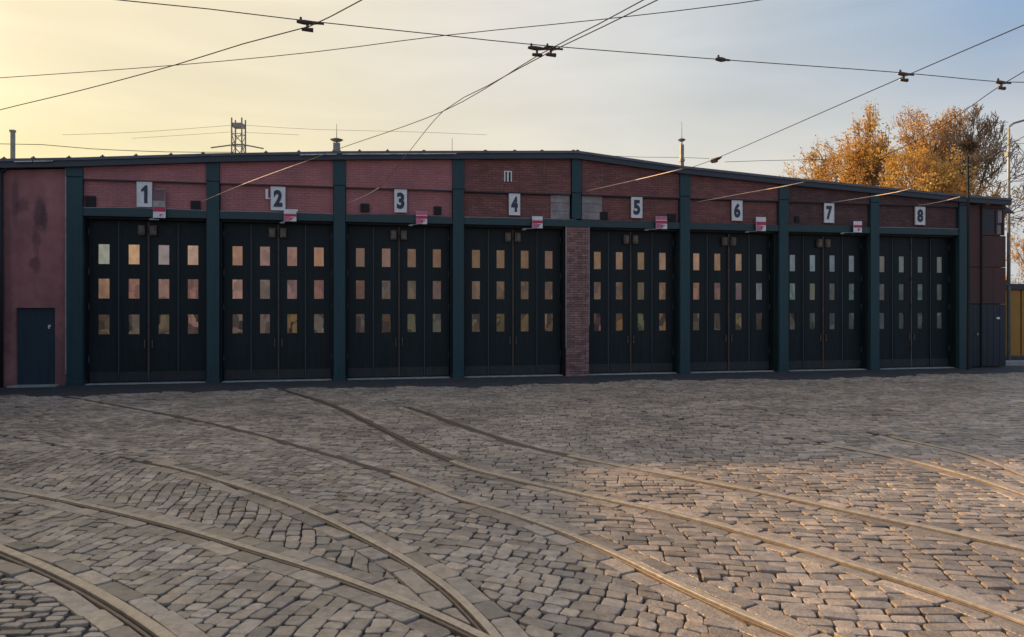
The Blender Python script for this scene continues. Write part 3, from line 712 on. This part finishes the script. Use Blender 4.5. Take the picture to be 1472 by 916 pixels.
# ------------------------------------------------------------------ signs on the depot
def glyph(txt, size, m_, bold=.0):
    c = bpy.data.curves.new('glyph', 'FONT'); c.body = txt; c.size = size; c.offset = bold; c.extrude = .004; c.align_x = 'CENTER'; c.resolution_u = 5
    t = bpy.data.objects.new('glyph_tmp', c); COL.objects.link(t); dg = bpy.context.evaluated_depsgraph_get(); dg.update()
    me = bpy.data.meshes.new_from_object(t.evaluated_get(dg)); bpy.data.objects.remove(t); bpy.data.curves.remove(c)
    me.materials.clear(); me.materials.append(m_); return me
NUM = [(196, 218, 261, 297), (389, 410, 268, 302), (567, 585, 272, 305), (732, 748, 278, 309), (908, 924, 283, 313), (1053, 1068, 288, 317), (1186, 1200, 292, 320), (1317, 1331, 297, 323)]
for i, (a, b, t, bt) in enumerate(NUM):
    x0, x1 = S(a), S(b); z1, z0 = Z(a, t), max(Z(a, bt), 4.925); w, h = x1-x0, z1-z0
    c = P0+u*((x0+x1)/2)-nrm*.04+Vector((0, 0, z0))
    root = empty('number_sign', c, ROT, label='white board with dark gate number %d above gate %s' % (i+1, ['beside the plaster wing', 'two', 'three', 'left of the brick pier', 'right of the brick pier', 'six', 'seven', 'at the far right'][i]), cat='number sign', group='gate number boards')
    MB().box(-w/2, w/2, .0, .03, 0, h, bev=.005).build('board', M['white'], root)
    fr = MB(); e = .022
    for q in ((-w/2, -w/2+e, 0, h), (w/2-e, w/2, 0, h), (-w/2+e, w/2-e, 0, e), (-w/2+e, w/2-e, h-e, h)): fr.box(q[0], q[1], -.012, .001, q[2], q[3])
    fr.build('frame', M['white'], root)
    me = glyph(str(i+1), 1.0, M['dark'], .05)
    if i == 0:
        me.clear_geometry(); one = MB(); one.prism([(.30, 0), (.62, 0), (.62, 1.0), (.42, 1.0), (.26, .90), (.02, .76), (.02, .62), (.30, .70)], -.006, .006)
        me.from_pydata([(x, z, -y) for x, y, z in one.v], [], one.f)
    xs = [v.co.x for v in me.vertices]; ys = [v.co.y for v in me.vertices]; gw, gh = max(xs)-min(xs), max(ys)-min(ys); gx, gy = (max(xs)+min(xs))/2, min(ys)
    tw = w*(.40 if i == 0 else .60); th = h*.72; o = link('numeral', me, root, (-gx*tw/gw, -.006, h*.15-gy*th/gh)); o.rotation_euler = (R(90), 0, 0); o.scale = (tw/gw, th/gh, 1)
# warning signs on brackets
WRN = [(220, 238, 297, 313, 216), (408, 426, 302, 318, 404), (598, 614, 304, 322, 589), (765, 780, 311, 328, 752), (943, 959, 311, 329, 928), (1087, 1101, 312, 332, 1073), (1227, 1239, 318, 334, 1210)]
wl_ = ['under the blank pale frame by number 1', 'under the white strip right of number 2', 'right of number 3 below the dark vent box', 'over the gate left of the brick pier', 'over the gate right of the brick pier', 'right of number 6 above gate six', 'right of number 7']
for i, (a, b, t, bt, br) in enumerate(WRN):
    x0, x1 = S(a, .08), S(b, .08); z1, z0 = Z(a, t, .08), Z(a, bt, .08); w, h = x1-x0, z1-z0
    c = P0+u*((x0+x1)/2)+nrm*.08+Vector((0, 0, z0))
    root = empty('warning_sign', c, ROT, label='small red and white warning sign hung '+wl_[i], cat='warning sign', group='warning signs over the gates')
    MB().box(-w/2, w/2, 0, .015, 0, h).build('board', M['white'], root)
    b1 = MB(); 
    if i in (0,): b1.box(-w/2+.003, w/2-.003, -.004, .001, h*.55, h-.003)
    else: b1.box(-w/2+.003, w/2-.003, -.004, .001, h*.42, h*.66)
    b1.build('red_band', M['red'], root)
    if i not in (0, 6):
        MB().box(-w/2+.003, w*.02, -.004, .001, .01, h*.40).build('faded_band', M['pink'], root)
        MB().box(-w/2+.003, w/2-.003, -.004, .001, h*.72, h-.004).build('faded_band', M['pink'] if i in (2, 4) else M['white'], root)
    g1 = MB(); g1.box(w*.02, w*.13, -.008, -.003, .04, h*.34); g1.box(w*.13, w*.30, -.008, -.003, h*.26, h*.34); g1.build('mark', M['red'] if i else M['pink'], root)
    xb = S(br, .08)-(x0+x1)/2
    k = MB(); k.tube([(xb, .02, -.05), (xb+.02, .02, -.02), (-w/2+.02, .02, -.015), (-w/2+.08, .02, .02)], .014, 8)
    k.box(xb-.035, xb+.10 if i else xb+.22, 0, .04, -.07, -.03, bev=.01); k.build('bracket', M['galv'], root); MB().tube([(0, .015, h*.6), (0, .14, h*.6)], .012, 6).build('stay', M['galv'], root)
# blank pale frame beside number 1, white strip and bracket by number 2, shelf strip
c = P0+u*S(228)-nrm*.04+Vector((0, 0, 4.93)); root = empty('blank_frame', c, ROT, label='weathered empty pale frame just right of gate number 1', cat='frame')
w = S(237)-S(218.6)
MB().box(-w/2, w/2, 0, .02, 0, .22).build('lower_board', mat('grey_green_board', (.34, .35, .32), .6, .35, 5), root)
fr = MB(); fr.box(w/2-.02, w/2, -.01, .02, .22, .63); fr.box(-w/2+.06, w/2-.02, -.01, .02, .52, .55); fr.build('frame', M['pale'], root)
MB().box(-w/2, w/2-.021, .012, .022, .22, .52).build('dull_pane', mat('dull_sheet', (.19, .10, .12), .5, .2, 5), root)
c = P0+u*S(384)-nrm*.04+Vector((0, 0, Z(384, 286))); root = empty('wall_bracket', c, ROT, label='small white L-shaped bracket left of gate number 2', cat='bracket')
k = MB(); k.box(-.05, .02, 0, .04, 0, .29, bev=.006); k.box(.02, .07, 0, .04, 0, .04, bev=.006); k.build('bracket_plate', M['white'], root)
k = MB(); x0, x1 = S(410.5), S(428); k.box(0, x1-x0, -.02, .05, 0, .075, bev=.01)
k.build('white_strip', M['white'], None, label='white horizontal strip light box right of gate number 2', cat='strip').location = P0+u*x0-nrm*.04+Vector((0, 0, 4.93)); COL.objects[-1].rotation_euler = (0, 0, ROT)

# ------------------------------------------------------------------ roof vents and masts
def stack(px, w, ytop, ycap, yant, lab):
    s_ = S(px, -.5); b = P0+u*s_-nrm*.5; z0 = rooft(s_)-.02; Y = b.y
    zt = EYE+(HOR-ytop)/FPX*Y; zc = EYE+(HOR-ycap)/FPX*Y; za = EYE+(HOR-yant)/FPX*Y
    r = empty('roof_vent', (b.x, b.y, z0), ROT, label=lab, cat='vent pipe')
    m = MB(); m.box(-w/2, w/2, -w/2, w/2, 0, zt-z0, bev=.01); m.box(-w/2-.02, w/2+.02, -w/2-.02, w/2+.02, (zt-z0)*.35, (zt-z0)*.45); m.build('shaft', M['galv'], r)
    m = MB(); cw = w*.75+.05; m.tube([(0, 0, zc-z0-.05), (0, 0, zc-z0), (0, 0, zc-z0+.05)], [cw*.6, cw, cw*.3], 12); m.tube([(0, 0, zt-z0), (0, 0, zc-z0)], .03, 8); m.build('cap', M['galv'], r)
    MB().tube([(0, 0, zc-z0), (0, 0, za-z0)], [.014, .006], 6).build('antenna', M['galv'], r)
stack(484, .20, 206, 201, 178, 'stubby vent pipe with cap and thin aerial above the second gate pillar')
stack(980, .11, 208, 201, 175, 'slim vent pipe with cap and aerial right of the roof peak')
s_ = S(18.5, -.8); b = P0+u*s_-nrm*.8; m = MB(); zt = EYE+(HOR-187)/FPX*b.y
m.box(-.045, .045, -.04, .04, 0, zt-6.1, bev=.008); m.box(-.07, .06, -.05, .05, zt-6.1-.06, zt-6.1)
m.build('roof_post', M['galv'], None, label='plain grey post on the roof near the left edge', cat='post').location = (b.x, b.y, 6.1)
b = P(650, 216, 22.8); m = MB(); m.tube([(0, 0, 0), (0, 0, .52)], .008, 6); m.tube([(0, 0, 0), (0, 0, .08)], .03, 8)
m.build('lightning_rod', M['galv'], None, label='thin lightning rod on the roof above gate four', cat='rod').location = (b.x, b.y, 6.85)
# lattice mast beyond
Y = 52.0; bm_ = P(343, 440, Y); r = empty('lattice_mast', (bm_.x, Y, 0), R(0), label='steel lattice power mast standing behind the depot roof', cat='mast')
H = EYE+(HOR-171)/FPX*Y; hw_ = 7.2/FPX*Y; m = MB()
for sx in (-1, 1):
    for sy in (-1, 1): m.box(sx*hw_-.04, sx*hw_+.04, sy*hw_-.04, sy*hw_+.04, 0, H)
m.build('mast_leg', M['galv'], r)
m = MB(); k = 0; z = 0
while z < H-1.2:
    for q in range(4):
        c0 = [(-1, -1), (1, -1), (1, 1), (-1, 1)][q]; c1 = [(-1, -1), (1, -1), (1, 1), (-1, 1)][(q+1) % 4]
        if k % 2: c0, c1 = c1, c0
        m.tube([(c0[0]*hw_, c0[1]*hw_, z), (c1[0]*hw_, c1[1]*hw_, z+.75)], .03, 4); m.tube([(c1[0]*hw_, c1[1]*hw_, z+.75), (c0[0]*hw_, c0[1]*hw_, z+.75)], .025, 4)
    z += .75; k += 1
m.build('lattice_bracing', M['galv'], r)
zc = EYE+(HOR-181)/FPX*Y; MB().box(-hw_, hw_, -hw_, hw_, zc-.14, zc+.14).build('mast_platform', M['galv'], r)
zc = EYE+(HOR-208)/FPX*Y; m = MB(); m.tube([(-1.95, 0, zc-.22), (-.4, 0, zc-.02), (.4, 0, zc-.02), (1.75, 0, zc-.28)], .05, 6); m.build('cross_arm', M['galv'], r)

# ------------------------------------------------------------------ overhead wires
def wpts(pts, z):
    out = []
    for p in pts:
        px, py = p[:2]; zz = p[2] if len(p) > 2 else z
        out.append(G(px, py, zz))
    return out
ZC = 5.62
def wire(pts, z, rad, name, mt, label, cat, group=None, tail=0):
    g = wpts(pts, z); g2 = catmull(g, .6); d1 = (g2[-1]-g2[-2]).normalized(); d1.z *= .3; g2 = g2 + [g2[-1]+d1*k*2.0 for k in range(1, 9)]
    if pts[0][0] < 150: d0 = (g2[0]-g2[1]).normalized(); d0.z *= .3; g2 = [g2[0]+d0*k*2.0 for k in range(8, 0, -1)] + g2
    o = g2[0]; r = empty(name, o, label=label, cat=cat, group=group)
    if tail:
        k = min(range(len(g2)), key=lambda i: (g2[i]-g[tail]).length)
        MB().tube([p-o for p in g2[:k+1]], rad*1.9, 6).build('lit_cable_end', M['copper'], r, smooth=True); g2 = g2[k:]  # same wire in a paler copy: its lit look is put into the colour
    MB().tube([p-o for p in g2], rad, 6).build('cable', M['wire'], r, smooth=True); return r, g
def clamp(r, p, d, L=.36, w=.035, drop=.12, mt=None):
    o = r.location; d = Vector(d).normalized(); q = Vector(p)-Vector(o); a = q-d*L/2; b = q+d*L/2; m = MB(); up = Vector((0, 0, 1))
    m.tube([a-d*.03, a, a+d*.06, q, b-d*.08, b], [.016, w*.9, w*1.25, w, w*.6, .015], 8)
    m.tube([q-d*.05, q-d*.05-up*drop], [w*.9, w*.5], 6); m.tube([q-d*.05-up*drop-d*.07, q-d*.05-up*drop+d*.07], [.02, .028], 6)
    m.tube([a+d*.02, a+d*.02+up*.06], [.022, .014], 6); m.build('clamp', mt or M['insul'], r, smooth=False)
GRP = 'overhead tram wires'
sp1, g1 = wire([(60, -12), (180, 1), (300, 13), (440, 30), (640, 51), (775, 65), (1040, 86), (1165, 95), (1300, 105), (1440, 118), (1520, 119)], 5.74, .006, 'span_wire', M['wire'], 'taut span wire crossing the sky to the right edge, carrying five clamps', 'span wire', GRP)
dirx = (g1[7]-g1[4]).normalized()
for px, py, L_ in ((448, 33, .30), (777, 70, .30), (797, 70, .24), (1303, 107, .26), (1443, 119, .26)):
    clamp(sp1, G(px, py, 5.72), dirx, L_, .026, .09)
clamp(sp1, G(1040, 86, 5.74), dirx, .20, .030, .0)
sp2, g2 = wire([(-150, 121), (0, 112), (250, 94), (450, 75), (640, 51), (865, 28), (1060, 5), (1200, -16)], 5.66, .005, 'span_wire', M['wire'], 'thin span wire rising from the left edge to the top right of centre', 'span wire', GRP)
wire([(-120, 190), (0, 158), (120, 129), (250, 94), (350, 63), (445, 38), (475, 24), (520, 0), (610, -45)], ZC, .0068, 'contact_wire', M['wire'], 'contact wire from the left edge up through the first clamp', 'contact wire', GRP)
wire([(290, 290, 5.15), (355, 263, 5.32), (440, 232, 5.55), (490, 213), (637, 160), (775, 79), (860, 35), (925, 0), (1010, -45)], ZC, .0065, 'contact_wire', M['copper'], 'contact wire ending at the pillar right of gate number 1', 'contact wire', GRP, tail=2)
wire([(500, 292, 5.18), (527, 281, 5.22), (545, 270, 5.3), (585, 222, 5.55), (637, 160), (700, 124), (790, 75), (870, 37), (945, 0), (1030, -42)], ZC-.01, .0065, 'contact_wire', M['copper'], 'contact wire bending steeply down to the gate under number 3', 'contact wire', GRP, tail=2)
w4, g4 = wire([(842, 275, 5.8), (905, 261, 5.75), (980, 243, 5.68), (1022, 231), (1300, 110), (1472, 36), (1560, -3)], ZC, .0068, 'contact_wire', M['copper'], 'contact wire ending beside the middle pillar with a forked clamp above the roof', 'contact wire', GRP, tail=2)
clamp(w4, G(1030, 229, ZC), (g4[4]-g4[3]), .5, .045, .05)
w7, g7 = wire([(1000, 291, 5.55), (1070, 278, 5.58), (1155, 262, 5.6), (1250, 232), (1340, 190), (1440, 122), (1530, 70)], ZC, .0065, 'contact_wire', M['copper'], 'contact wire ending at the pillar left of number 6 and passing before the trees', 'contact wire', GRP, tail=2)
wire([(1190, 292, 5.7), (1250, 283, 5.68), (1310, 271, 5.66), (1385, 240), (1450, 208), (1530, 165)], ZC, .0065, 'contact_wire', M['copper'], 'contact wire reaching the wall beside number 7, passing behind the street lamp', 'contact wire', GRP, tail=2)
wire([(1300, 297, 5.7), (1331, 294, 5.7), (1380, 283, 5.68), (1472, 250), (1540, 225)], ZC, .0065, 'contact_wire', M['copper'], 'contact wire ending at the number 8 board', 'contact wire', GRP, tail=2)
def far_wire(pts, Y, rad, lab):
    g = catmull([P(a, b, Y) for a, b in pts], 1.5); o = g[0]
    m = MB().tube([p-o for p in g], rad, 5); m.build('distant_wire', M['wire'], None, label=lab, cat='wire', group='distant power lines').location = o
far_wire([(-60, 206), (0, 207), (60, 208), (130, 214), (240, 218.5), (337, 219)], 45, .02, 'dark power line low over the left half of the depot roof')
far_wire([(90, 194), (200, 190), (337, 180)], 52, .011, 'faint power line reaching the lattice mast from upper left')
far_wire([(190, 199), (270, 194), (337, 189.5)], 52, .010, 'faint short power line reaching the mast lower from the left')
far_wire([(350, 180), (450, 186), (600, 190), (700, 194)], 52, .010, 'faint power line leaving the lattice mast to the upper right')
far_wire([(350, 190.5), (430, 194)], 52, .010, 'faint short power line leaving the mast lower to the right')
far_wire([(850, 223), (920, 226), (980, 226.5), (1020, 228)], 40, .012, 'thin wire just above the roof right of the peak')
far_wire([(1042, 233), (1100, 231), (1175, 229.5), (1230, 228)], 40, .014, 'thin wire running into the golden trees')
for k, (a, b, c) in enumerate(((206, 207, 208), (222, 221, 224), (241, 240, 243), (252, 251, 255))):
    far_wire([(1452, a), (1490, b), (1560, c)], 40, .012, 'thin wire beside the street lamp, %s of four at the right edge' % ['highest', 'second highest', 'third', 'lowest'][k])

# ------------------------------------------------------------------ trees
def grow_tree(name, base, height, width, lab, leafm, seed, nleaf, bare=False, lean=0.0, leafsize=.11, lowcut=.25, cat='tree', group='autumn trees behind the depot'):
    rn = random.Random(seed); root = empty(name, base, rn.random()*6 if not lean else 0, label=lab, cat=cat, group=group)
    wood = []; tips = []
    def br(p, d, L, rad, lev):
        n = 4 if lev < 3 else 3; pts = [p]; cur = p; dd = d
        for k in range(n):
            dd = (dd+Vector((rn.gauss(0, .16), rn.gauss(0, .16), rn.gauss(0, .10)+.10))).normalized(); cur = cur+dd*L/n; pts.append(cur)
        wood.append((pts, [rad*(1-.55*k/n) for k in range(n+1)], lev))
        if lev >= 2: tips.extend([(q, lev) for q in pts[1:]])
        if lev == (5 if bare else 4): return
        m = {0: 8, 1: 6, 2: 5, 3: 4, 4: 3}[lev]
        for k in range(m):
            t = (.28 if lev == 0 else .2)+(.78 if lev else .72)*(k+rn.random()*.6)/m; t = min(t, 1); i = min(int(t*n), n-1); q = pts[i].lerp(pts[i+1], t*n-i)
            a = rn.random()*6.283; sp = rn.uniform(.45, .85) if lev == 0 else rn.uniform(.4, .95)
            ax = dd.cross(Vector((math.cos(a), math.sin(a), .1))).normalized(); nd = (dd*math.cos(sp)+ax*math.sin(sp)).normalized()
            br(q, nd, L*rn.uniform(.45, .68)*(1.15-.4*t), rad*.52*(1-.4*t), lev+1)
    br(Vector((0, 0, 0)), Vector((lean, 0, 1)).normalized(), height*(.5 if bare else .55), height*.016, 0)
    zs_ = sorted(q.z for q, l in tips); zmax = zs_[int(len(zs_)*.965)]*1.04; xs = sorted(abs(q.x) for q, l in tips); wd = xs[int(len(xs)*.97)]
    kx, kz = width/2/wd, height/zmax
    sc = lambda v: Vector((v.x*kx, v.y*kx, v.z*kz))
    m = MB(); tw = MB()
    for pts, rr, lev in wood:
        (m if lev <= 2 else tw).tube([sc(p) for p in pts], [max(r, .015 if bare else .012) for r in rr], 6 if lev == 0 else (4 if lev < 3 else 3), cap=False)
    m.build('trunk', M['bark'], root)
    tw.build('twigs', M['greytwig'] if bare else M['twig'], root)
    if nleaf:
        lf = MB()
        for k in range(nleaf):
            q, lev = rn.choice(tips); q = sc(q)+Vector((rn.gauss(0, .12), rn.gauss(0, .12), rn.gauss(0, .12)))
            if q.z < height*lowcut: continue
            s_ = leafsize*rn.uniform(.5, 1.2); a = Vector((rn.gauss(0, 1), rn.gauss(0, 1), rn.gauss(0, 1))).normalized(); b = a.orthogonal().normalized(); c = a.cross(b)
            lf.add([q-b*s_*.5, q+c*s_*.32, q+b*s_*.5, q-c*s_*.32], [(0, 1, 2, 3)], rn.random())
        lf.build('crown', leafm, root, tones=True)
    return root
def tree_at(px, ytop, Y, wpx, **k):
    b = P(px, HOR, Y); b.z = 0; H = EYE+(HOR-ytop)/FPX*Y
    return grow_tree('autumn_tree', b, H, wpx/FPX*Y, **k)
tree_at(1222, 168, 37, 120, lab='narrow golden tree with the pointed top, leftmost tall one behind the depot', leafm=M['leaf'], seed=11, nleaf=11500, leafsize=.13)
tree_at(1212, 208, 40, 130, lab='low golden tree at the left foot of the tree group', leafm=M['leaf'], seed=12, nleaf=11000, leafsize=.13)
tree_at(1272, 172, 39, 165, lab='broad golden orange tree in the middle of the group', leafm=M['leaf2'], seed=13, nleaf=13000, leafsize=.13)
tree_at(1328, 165, 42, 130, lab='rust coloured thinning tree right of the broad golden one', leafm=M['leaf2'], seed=14, nleaf=8000, leafsize=.12)
tree_at(1268, 214, 34, 200, lab='bright yellow bushy tree low in front of the group', leafm=M['leaf'], seed=15, nleaf=20000, leafsize=.12)
tree_at(1350, 240, 34, 140, lab='low orange bushy tree beside the twig ball pole', leafm=M['leaf2'], seed=16, nleaf=9000, leafsize=.12)
tree_at(1410, 152, 38, 170, lab='tall nearly bare tree at the right of the group', leafm=M['leaf2'], seed=27, nleaf=150, bare=True, leafsize=.09)
tree_at(1470, 330, 80, 60, lab='small distant orange tree beyond the yellow wall', leafm=M['leaf'], seed=18, nleaf=2500, leafsize=.25)
tree_at(1530, 300, 85, 90, lab='distant rust tree past the right edge of the yellow wall', leafm=M['leaf2'], seed=19, nleaf=2500, leafsize=.25)
# pole with tangle of twigs
b = P(1392, HOR, 25.4); zb = EYE+(HOR-212)/FPX*25.4
r = empty('nest_pole', (b.x, b.y, 0), 0, label='slim dark pole before the annex topped by a tangled twig ball', cat='pole')
MB().tube([(0, 0, 0), (.01, 0, 3), (-.02, 0, zb-.3)], [.06, .05, .04], 8).build('pole', M['black'], r)
m = MB(); rn = random.Random(4)
for k in range(330):
    d = Vector((rn.gauss(0, 1), rn.gauss(0, 1), rn.gauss(0, 1))).normalized(); L_ = rn.uniform(.12, .36); a = d*rn.uniform(.0, .22); e = a+(d+Vector((rn.gauss(0, .7), rn.gauss(0, .7), rn.gauss(0, .5)+.3))).normalized()*L_
    m.tube([a, (a+e)/2+Vector((rn.gauss(0, .03), 0, rn.gauss(0, .03))), e], [.012, .009, .004], 3, cap=False)
o = m.build('twig_ball', M['bark'], r); o.location = (0, 0, zb)
# street lamp
Y = 29.0; b = P(1450, HOR, Y); zt = EYE+(HOR-186)/FPX*Y; r = empty('street_lamp', (b.x, Y, 0), 0, label='grey street lamp with bent arm at the right edge', cat='street lamp')
ar = (P(1476, 172, Y)-b); m = MB(); m.tube([(0, 0, 0), (0, 0, zt*.75), (0, 0, zt), (.06, 0, zt+.14), (.2, 0, zt+.24), (ar.x, 0, ar.z+b.z)], [.075, .06, .05, .045, .042, .04], 10); m.build('pole', M['galv'], r, smooth=True)
m = MB(); m.box(ar.x-.05, ar.x+.55, -.12, .12, ar.z+b.z-.07, ar.z+b.z+.05, bev=.03); m.build('lamp_head', M['galv'], r)
MB().box(-.10, .10, -.1, .1, EYE+(HOR-222)/FPX*Y-.08, EYE+(HOR-222)/FPX*Y+.08).build('wire_bracket', M['galv'], r)

# ------------------------------------------------------------------ yellow wall beyond the right end
Y = 31.0; a = P(1453, HOR, Y); r = empty('yellow_wall', (a.x, Y, 0), 0, label='ochre yellow wall with dark coping right of the depot', cat='wall')
zt = EYE+(HOR-417)/FPX*Y
w = MB(); w.box(-1.5, .40, 0, .3, 0, zt); w.box(.46, 14, 0, .3, 0, zt); w.build('wall_face', M['yellow'], r)
MB().box(.401, .459, .1, .3, .4, zt-.02).build('drain_slot', M['black'], r)
MB().box(-1.6, 14.1, -.08, .4, zt+.003, zt+.26, bev=.02).build('coping', M['fascia'], r)
MB().box(-1.6, 14, -.5, -.01, -.06, .12, bev=.02).build('plinth', M['fascia'], r)
c = G(1450, 523); k = MB(); k.box(0, 3.2, 0, .35, -.06, .10, bev=.02); k.build('kerb_step', M['conc'], None, label='low pale kerb in sunlight at the right edge', cat='kerb').location = (c.x-.2, c.y, 0)

# ------------------------------------------------------------------ building added out of view to shade the left of the yard
r = empty('yard_shade_block', (-14.2, 18.2, 0), 0, label='unseen plain rendered block added to shade the left of the yard', cat='shade block')
LW, HW = 34.0, 5.4
w = MB(); w.prism([(0, 0), (-9, 0), (-9, HW), (-4.5, HW+.6), (0, HW)], -LW, 0); w.build('shade_block_walls', M['shade_block'], r)
w = MB(); w.prism([(.3, HW+.02), (-4.5, HW+.68), (-9.3, HW+.02), (-9.3, HW+.12), (-4.5, HW+.80), (.3, HW+.12)], -LW-.3, .3); w.build('roof', M['roofm'], r)
for k in range(7):
    y = -3-k*4.6; f = MB()
    for q in ((y-.8, y-.72, 1.5, 3.5), (y+.72, y+.8, 1.5, 3.5), (y-.72, y+.72, 1.5, 1.58), (y-.72, y+.72, 3.42, 3.5), (y-.04, y+.04, 1.58, 3.42)): f.box(0, .05, q[0], q[1], q[2], q[3])
    fo = f.build('window', M['white'], r); MB().box(.0, .02, y-.72, y+.72, 1.58, 3.42).build('pane', M['glass'], fo)
